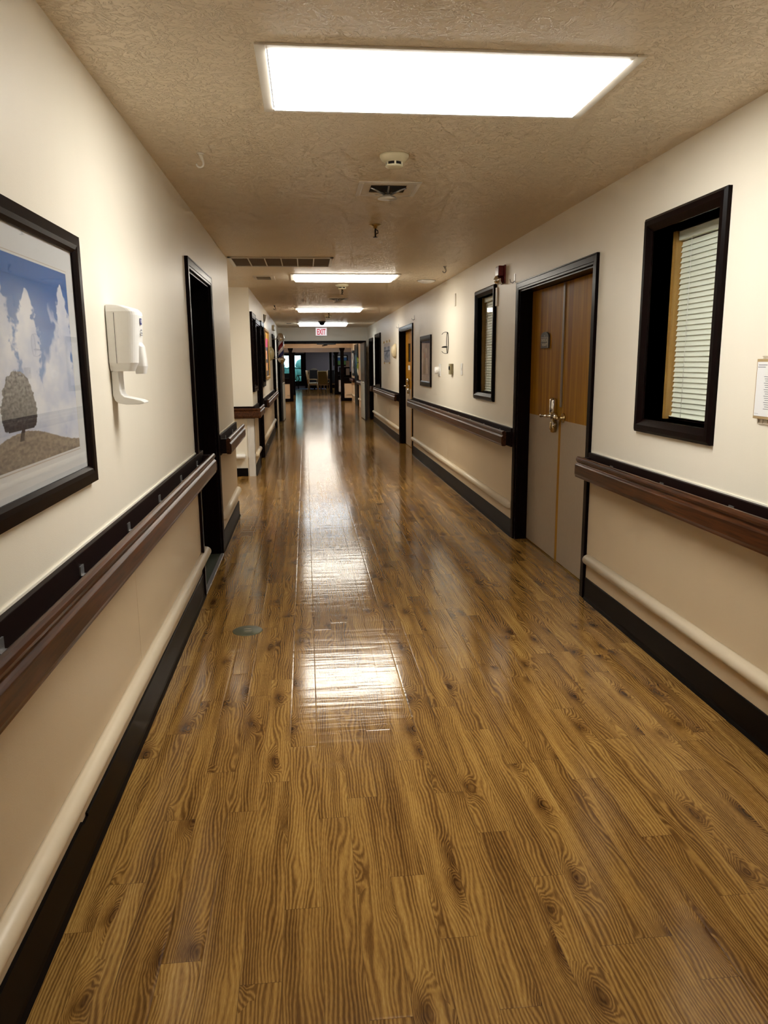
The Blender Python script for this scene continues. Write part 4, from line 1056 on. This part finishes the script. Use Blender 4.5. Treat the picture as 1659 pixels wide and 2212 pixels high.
# small devices
t = thing('wall_dial', 'round white wall dial left of the beige thermostat', 'wall device', (XR, 9.95, 1.385))
MB().box(XR - 0.006, XR, 9.82, 9.98, 1.31, 1.47).build('plate', 'white_plastic', t, bevel=0.003)
MB().lathe([(0, -0.006), (0.045, -0.006), (0.048, -0.03), (0.045, -0.06), (0.03, -0.066), (0, -0.068)], (XR, 9.92, 1.385), 'x', 28).build('dial', 'white_plastic', t)
t = thing('thermostat', 'beige thermostat box on the right wall', 'thermostat', (XR, 9.05, 1.41))
MB().box(XR - 0.035, XR, 8.98, 9.10, 1.345, 1.47).build('case', 'thermostat_tan', t, bevel=0.003)
MB().lathe([(0, -0.035), (0.022, -0.035), (0.022, -0.045), (0, -0.046)], (XR, 9.04, 1.42), 'x', 20).build('dial', 'dark_cavity', t)
t = thing('light_switch', 'white light switch right of the thermostat', 'light switch', (XR, 8.48, 1.41))
MB().box(XR - 0.006, XR, 8.43, 8.53, 1.345, 1.475).build('plate', 'white_plastic', t, bevel=0.002)
MB().box(XR - 0.010, XR - 0.006, 8.47, 8.49, 1.395, 1.425).build('toggle', 'white_plastic', t)
tag(MB().box(XR - 0.014, XR, 6.90, 6.96, 1.98, 2.14).build('wall_plate', 'white_metal', bevel=0.002), 'slim beige vertical plate right of the far blind window', 'wall plate', 'slim vertical plates')
tag(MB().box(XR - 0.010, XR, 8.86, 8.92, 2.12, 2.26).build('wall_plate', 'white_metal', bevel=0.002), 'slim beige vertical plate high left of the far blind window', 'wall plate', 'slim vertical plates')
# fire strobe
t = thing('fire_strobe', 'red fire alarm strobe above the far blind window', 'fire alarm', (XR, 6.75, 2.15))
MB().box(XR - 0.012, XR, 6.66, 6.80, 2.15, 2.305).build('back_plate', 'red_plastic', t, bevel=0.002)
MB().box(XR - 0.062, XR - 0.012, 6.67, 6.79, 2.215, 2.30).build('horn', 'red_plastic', t, bevel=0.008)
MB().lathe([(0, -0.012), (0.034, -0.012), (0.038, -0.04), (0.034, -0.07), (0.015, -0.085), (0, -0.087)], (XR, 6.73, 2.185), 'x', 24).build('lens', 'chrome', t)

# clipboard stack at the right edge
t = thing('clipboard', 'brown clipboard with a printed sheet on the right wall', 'clipboard', (XR, 2.70, 1.26))
plain('wire_tan', (0.55, 0.47, 0.35), 0.4)
MB().box(XR - 0.018, XR - 0.012, 2.55, 2.80, 1.262, 1.487).build('board', 'kraft_board', t, bevel=0.001)
MB().box(XR - 0.0195, XR - 0.018, 2.553, 2.793, 1.273, 1.476).build('sheet', 'paper', t)
mb = MB()
for i, (a_, b_) in enumerate(((2.73, 2.785), (2.74, 2.788))): mb.box(XR - 0.0199, XR - 0.0195, a_, b_, 1.463 - i * 0.008, 1.466 - i * 0.008)
for i in range(16): mb.box(XR - 0.0199, XR - 0.0195, 2.60, 2.744 - 0.004 * (i % 3) - 0.0006 * i, 1.42 - i * 0.008, 1.4225 - i * 0.008)
mb.box(XR - 0.0199, XR - 0.0195, 2.765, 2.79, 1.281, 1.282)
mb.build('printed_lines', 'grey_print', t)
t2 = thing('wire_holder', 'wire wall pocket behind the brown clipboard', 'wire holder', (XR, 2.70, 1.24))
mb = MB()
for z in (1.497, 1.244): mb.tube([(XR - 0.006, 2.56, z), (XR - 0.006, 2.785, z)], 0.0016, 6)
for i in range(8): mb.tube([(XR - 0.006, 2.57 + i * 0.03, 1.244), (XR - 0.006, 2.57 + i * 0.03, 1.497)], 0.0013, 6)
mb.build('wires', 'wire_tan', t2)

# ------------------------------------------------------------------ barber pole, left far wall
t = thing('barber_pole', 'red white and blue barber pole on the left wall', 'barber pole', (-0.515, 17.0, 1.48))
c = (-0.515, 17.0, 0)
MB().lathe([(0, 2.14), (0.03, 2.135), (0.06, 2.11), (0.08, 2.07), (0.086, 2.035), (0.092, 2.02), (0.07, 2.005), (0.066, 1.99), (0.07, 1.97), (0.0, 1.97)][::-1], c, 'z', 32).build('top_cap', 'chrome', t)
MB().lathe([(0, 1.63), (0.07, 1.63), (0.074, 1.61), (0.094, 1.60), (0.09, 1.58), (0.082, 1.55), (0.055, 1.51), (0.02, 1.485), (0, 1.48)], c, 'z', 32).build('bottom_cap', 'chrome', t)
cyl = MB().lathe([(0, 1.63), (0.058, 1.63), (0.058, 1.97), (0, 1.97)], c, 'z', 32).build('striped_cylinder', 'barber_stripes', t, loc=(-0.515, 17.0, 1.63))
MB().lathe([(0.071, 1.63), (0.071, 1.97)], c, 'z', 32).build('glass_sleeve', 'clear_glass', t)
MB().tube([(XL, 17.0, 2.015), (-0.56, 17.0, 2.015)], 0.010, 8).tube([(XL, 17.0, 1.60), (-0.56, 17.0, 1.60)], 0.010, 8).build('wall_bracket', 'chrome', t)
tag(MB().box(XL, XL + 0.005, 17.0, 17.03, 1.0, 1.6).build('cable_channel', 'white_plastic'), 'thin white cable channel running down behind the barber pole', 'cable channel')
# projecting room sign and small plate high on the left wall
t = thing('projecting_sign', 'white projecting sign high above the bright painting', 'sign', (XL, 13.9, 2.2))
MB().prism([(XL, 2.20), (XL + 0.028, 2.22), (XL + 0.055, 2.33), (XL, 2.34)], 'y', 13.85, 13.90).build('panel', 'white_plastic', t)
MB().box(XL, XL + 0.012, 13.80, 13.85, 2.19, 2.34).build('back_plate', 'dark_metal', t)
t = thing('wall_box', 'small olive box high on the wall before the barber pole', 'wall box', (XL, 17.4, 2.2))
MB().box(XL, XL + 0.05, 17.25, 17.75, 2.22, 2.32).build('case', 'ivory_plastic', t, bevel=0.004)
MB().box(XL + 0.05, XL + 0.056, 17.25, 17.75, 2.30, 2.325).build('lid', 'astragal_brown', t)

# ------------------------------------------------------------------ hall beyond the double doorway
def half_wall(x0, x1, y, label, mat='peach_paint', rail=True):
    t = thing('half_wall', label, 'half wall', ((x0 + x1) / 2, y, 0), 'low partitions between posts')
    MB().box(x0, x1, y + 0.02, y + 0.12, 0.0, 0.90).build('panel', mat, t)
    MB().box(x0, x1, y - 0.02, y + 0.16, 0.84, 0.925).box(x0, x1, y + 0.0, y + 0.02, 0.70, 0.84).build('cap_rail', 'frame_wood', t, bevel=0.006)
    MB().box(x0, x1, y + 0.005, y + 0.02, 0.0, 0.12).build('base_trim', 'frame_wood', t)
    if rail: MB().box(x0 + 0.08, x1 - 0.02, y - 0.01, y + 0.02, 0.24, 0.275).build('foot_rail', 'bumper_vinyl', t, bevel=0.008)
    return t
half_wall(1.54, 1.85, 31.0, 'peach half wall right of the nearer right post')
half_wall(-0.83, -0.62, 31.0, 'peach half wall left of the nearer left post')
half_wall(1.57, 2.6, 37.7, 'pale half wall beside the farther right post', 'beam_paint', False)
def post(x, y, w, label, ztop):
    t = thing('post', label, 'post', (x, y, 0), 'dark square wooden posts')
    MB().box(x - w / 2, x + w / 2, y, y + w, 0, ztop - 0.001).build('shaft', 'frame_wood', t, bevel=0.006)
    a = w / 2
    MB().prism([(x - a, ztop - 0.14), (x + a, ztop - 0.14), (x + a + 0.04, ztop - 0.03), (x + a + 0.04, ztop - 0.001), (x - a - 0.04, ztop - 0.001), (x - a - 0.04, ztop - 0.03)], 'y', y - 0.03, y + w + 0.03).build('capital', 'frame_wood', t)
    MB().box(x - a - 0.012, x + a + 0.012, y - 0.012, y + w + 0.012, 0, 0.13).build('plinth', 'frame_wood', t, bevel=0.004)
post(1.48, 31.0, 0.142, 'nearer right dark post at the dining room entrance', 2.10)
post(-0.567, 31.0, 0.128, 'nearer left dark post at the dining room entrance', 2.10)
post(1.50, 37.6, 0.17, 'farther right dark post', 2.03)
post(-0.57, 37.6, 0.15, 'farther left dark post', 2.03)
post(1.30, 39.6, 0.12, 'thin dark post behind the farther right post', ZC)
# right wall of that hall
t = sthing('door_%d' % (dn[0] + 1), 'dark door in the right wall beyond the double doorway', 'door', (1.85, 27.6, 0)); dn[0] += 1
MB().box(1.82, 1.85, 26.85, 28.6, 0, 2.15).build('door_frame', 'frame_wood', t, bevel=0.003)
MB().box(1.81, 1.82, 26.95, 28.5, 0.01, 2.06).build('door_leaf', 'frame_wood', t)
t = thing('framed_picture', 'narrow black and white framed picture beyond the right leaf', 'framed picture', (1.85, 29.7, 1.0))
MB().box(1.825, 1.85, 29.15, 30.35, 1.02, 1.97).build('frame', 'frame_wood', t)
def bw(u, v): return lerp((0.05, 0.05, 0.06), (0.75, 0.75, 0.78), 0.5 + 1.6 * fbm(u * 3, v * 3, 12))
art('print', t, 1.8245, '-x', 30.25, 29.25, 1.12, 1.87, bw, 30, 30)
for y0_, y1_, lab in ((28.75, 30.95, 'handrail beyond the double doorway next to the nearer right post'), (22.5, 26.7, 'handrail on the right wall just beyond the double doorway')):
    handrail(1, 1.85, y0_, y1_, lab)
for y0_, y1_, lab in ((28.75, 30.9, 'bumper rail beyond the double doorway next to the nearer right post'), (22.6, 26.7, 'bumper rail on the right wall just beyond the double doorway')):
    t = thing('bumper_rail', lab, 'bumper rail', (1.85, y0_, 0.27), 'low bumper rails')
    MB().tube([(1.835, y0_, 0.27), (1.835, y1_, 0.27)], 0.035, 12).build('cover', 'bumper_vinyl', t)
t = thing('door_wreath', 'green and pale hanging wreath on the wall beyond the right leaf', 'wreath', (1.84, 26.3, 1.45))
mb = MB(); rn = random.Random(3)
for i in range(46):
    a_ = rn.random() * 6.28; cy_, cz_ = 26.3 + 0.16 * math.cos(a_), 1.48 + 0.16 * math.sin(a_)
    p = Vector((1.80, cy_, cz_)); q = p + Vector((-0.05 + rn.random() * 0.06, (rn.random() - .5) * 0.12, (rn.random() - .5) * 0.14))
    mb.tube([p, (p + q) / 2 + Vector((-0.012, 0, 0.01)), q], [0.006, 0.018, 0.002], 5)
mb.build('leaves', 'green_leaf', t)
MB().tube([(1.79, 26.3, 1.34), (1.785, 26.25, 1.2), (1.79, 26.2, 1.08)], [0.02, 0.03, 0.008], 6).tube([(1.79, 26.3, 1.34), (1.785, 26.38, 1.22), (1.79, 26.36, 1.12)], [0.02, 0.025, 0.008], 6).build('ribbon', 'ribbon_pale', t)

# far windows
for a_, b_, lab in ((-1.75, -0.99, 'left far dining room window with cyan daylight'), (-0.68, -0.26, 'right far dining room window with cyan daylight')):
    wn[0] += 1
    w = sthing('window_%d' % wn[0], lab, 'window', ((a_ + b_) / 2, 48, 0.44))
    mb = MB(); 
    for bx_ in ((a_ - 0.25, a_, 0.15, 2.1), (b_, b_ + 0.25, 0.15, 2.1), (a_, b_, 1.99, 2.1), (a_, b_, 0.15, 0.44)): mb.box(bx_[0], bx_[1], 47.94, 48.0, bx_[2], bx_[3])
    mb.build('window_frame', 'frame_wood', w)
    MB().box(a_, b_, 47.98, 48.03, 1.19, 1.225).build('mullion', 'frame_wood', w)
    MB().box(a_, b_, 48.05, 48.056, 0.44, 1.99).build('glass_pane', 'window_glass', w)
mb = MB(); rn = random.Random(8)
for i in range(60):
    xx, zz = -4 + rn.random() * 6, -0.1 + rn.random() ** 1.5 * 1.6
    r_ = 0.18 + rn.random() * 0.3
    mb.lathe([(0.02, -r_), (r_ * .7, -r_ * .7), (r_, 0), (r_ * .7, r_ * .7), (0.02, r_)], (xx, 51.5 + rn.random() * 1.5, zz), 'z', 8)
o = tag(mb.build('hedge', 'hedge_green'), 'blurred greenery outside the far windows', 'hedge'); o['kind'] = 'stuff'
struct(MB().box(-0.02, 0.05, 47.9, 48.0, 0, 2.2).build('trim_50', 'frame_wood'), 'dark upright trim between the far windows and the grey wall', 'trim')

# chairs and table in the dining room
def armchair(name, label, x, y, rot, back='cream_fabric', wood_='chair_wood', bh=1.14, open_back=False, group='dining armchairs'):
    t = thing(name, label, 'chair', (0, 0, 0), group)
    def leg(x0, y0, x1, y1, z): MB().tube([(x1, y1, 0), (x0, y0, z)], [0.02, 0.026], 8).build('leg', wood_, t)
    leg(-0.23, -0.23, -0.24, -0.25, 0.43); leg(0.23, -0.23, 0.24, -0.25, 0.43)
    leg(-0.23, 0.23, -0.25, 0.29, 0.43); leg(0.23, 0.23, 0.25, 0.29, 0.43)
    MB().box(-0.25, 0.25, -0.25, 0.25, 0.35, 0.42).build('seat_frame', wood_, t, bevel=0.008)
    MB().box(-0.235, 0.235, -0.24, 0.22, 0.42, 0.49).build('seat', 'cream_fabric' if back != 'olive_fabric' else 'olive_fabric', t, bevel=0.025)
    mb = MB(); mb.prism([(0.22, 0.42), (0.27, 0.42), (0.37, bh - 0.03), (0.36, bh), (0.32, bh)], 'x', -0.235, 0.235)
    mb.build('backrest', back, t, bevel=0.015)
    for sx in (-1, 1):
        MB().tube([(sx * 0.245, 0.27, 0.40), (sx * 0.245, 0.30, 0.66), (sx * 0.245, 0.36, bh)], 0.022, 8).build('back_post', wood_, t)
        MB().tube([(sx * 0.25, 0.30, 0.66), (sx * 0.26, 0.0, 0.665), (sx * 0.26, -0.2, 0.65), (sx * 0.25, -0.22, 0.42)], 0.018, 8).build('arm', wood_, t)
    t.location = (x, y, 0); t.rotation_euler = (0, 0, rot)
    return t
armchair('dining_chair', 'pale wooden armchair seen from the side, facing right', 0.42, 41.7, math.radians(82), 'chair_wood')
armchair('dining_chair', 'olive backed armchair seen from behind', 0.98, 41.4, math.radians(165), 'olive_fabric', bh=1.10)
armchair('dining_chair', 'armchair partly hidden beside the thin dark post', 1.32, 42.6, math.radians(200), 'black_fabric')
armchair('dining_chair', 'black backed chair behind the pale armchair', 0.45, 44.0, math.radians(182), 'black_fabric', bh=1.14)
t = thing('dining_table', 'dark dining table between the chairs', 'table', (1.3, 42.9, 0))
MB().box(0.85, 2.2, 42.45, 43.4, 0.72, 0.765).build('tabletop', 'chair_wood', t, bevel=0.006)
for a_, b_ in ((0.85, 42.55), (2.1, 42.55), (0.85, 43.4), (2.1, 43.4)): MB().box(a_ - .03, a_ + .03, b_ - .03, b_ + .03, 0, 0.72).build('leg', 'frame_wood', t)
tag(MB().box(1.29, 1.60, 42.5, 42.62, 0.766, 1.08).build('blue_box', 'navy_plastic', bevel=0.01), 'blue box standing on the dining table', 'box')
t = thing('round_panel', 'pale rounded panel behind the black backed chair', 'round panel', (0.5, 44.6, 0))
MB().lathe([(0, 0), (0.26, 0.0), (0.26, 0.03), (0, 0.03)], (0.5, 44.6, 0.98), 'y', 32).build('disc', 'cream_fabric', t)
MB().box(0.46, 0.54, 44.62, 44.66, 0, 0.8).box(0.3, 0.7, 44.5, 44.78, 0, 0.03).build('stand', 'frame_wood', t)
# side table by the window
t = thing('side_table', 'dark curved leg table in front of the far right window', 'table', (-0.2, 46.8, 0))
MB().box(-0.5, 0.5, 46.6, 47.2, 0.78, 0.82).build('tabletop', 'frame_wood', t)
for xx in (-0.42, 0.42): MB().tube([(xx, 46.8, 0.78), (xx + 0.05, 46.8, 0.6), (xx - 0.06, 46.8, 0.3), (xx, 46.8, 0)], 0.028, 8).build('leg', 'frame_wood', t)
# armchair silhouette left window
armchair('dining_chair', 'dark chair in front of the far left window', -1.25, 45.4, math.radians(200), 'black_fabric', 'frame_wood', 0.95)
# wall picture right back
t = thing('framed_picture', 'blue landscape picture seen between the right posts', 'framed picture', (2.3, 47.9, 1.3))
MB().box(1.75, 2.62, 47.92, 47.96, 1.35, 2.0).build('frame', 'frame_wood', t)
def lake(u, v): return (0.70, 0.74, 0.76) if v > 0.8 else ((0.03, 0.12, 0.32) if v > 0.45 else (0.10, 0.22, 0.05))
art('print', t, 47.915, '-y', 1.80, 2.57, 1.40, 1.95, lake, 20, 20)
t = thing('notice_board', 'pale violet paper sheets pinned right of the right posts', 'notice', (2.3, 40.0, 0.7))
MB().box(2.10, 2.28, 40.0, 40.02, 0.80, 1.24).box(2.10, 2.28, 40.0, 40.02, 1.30, 1.62).build('sheet', 'beam_paint', t)
MB().box(1.75, 2.30, 40.02, 40.06, 0.0, 1.30).build('cabinet', 'frame_wood', t)
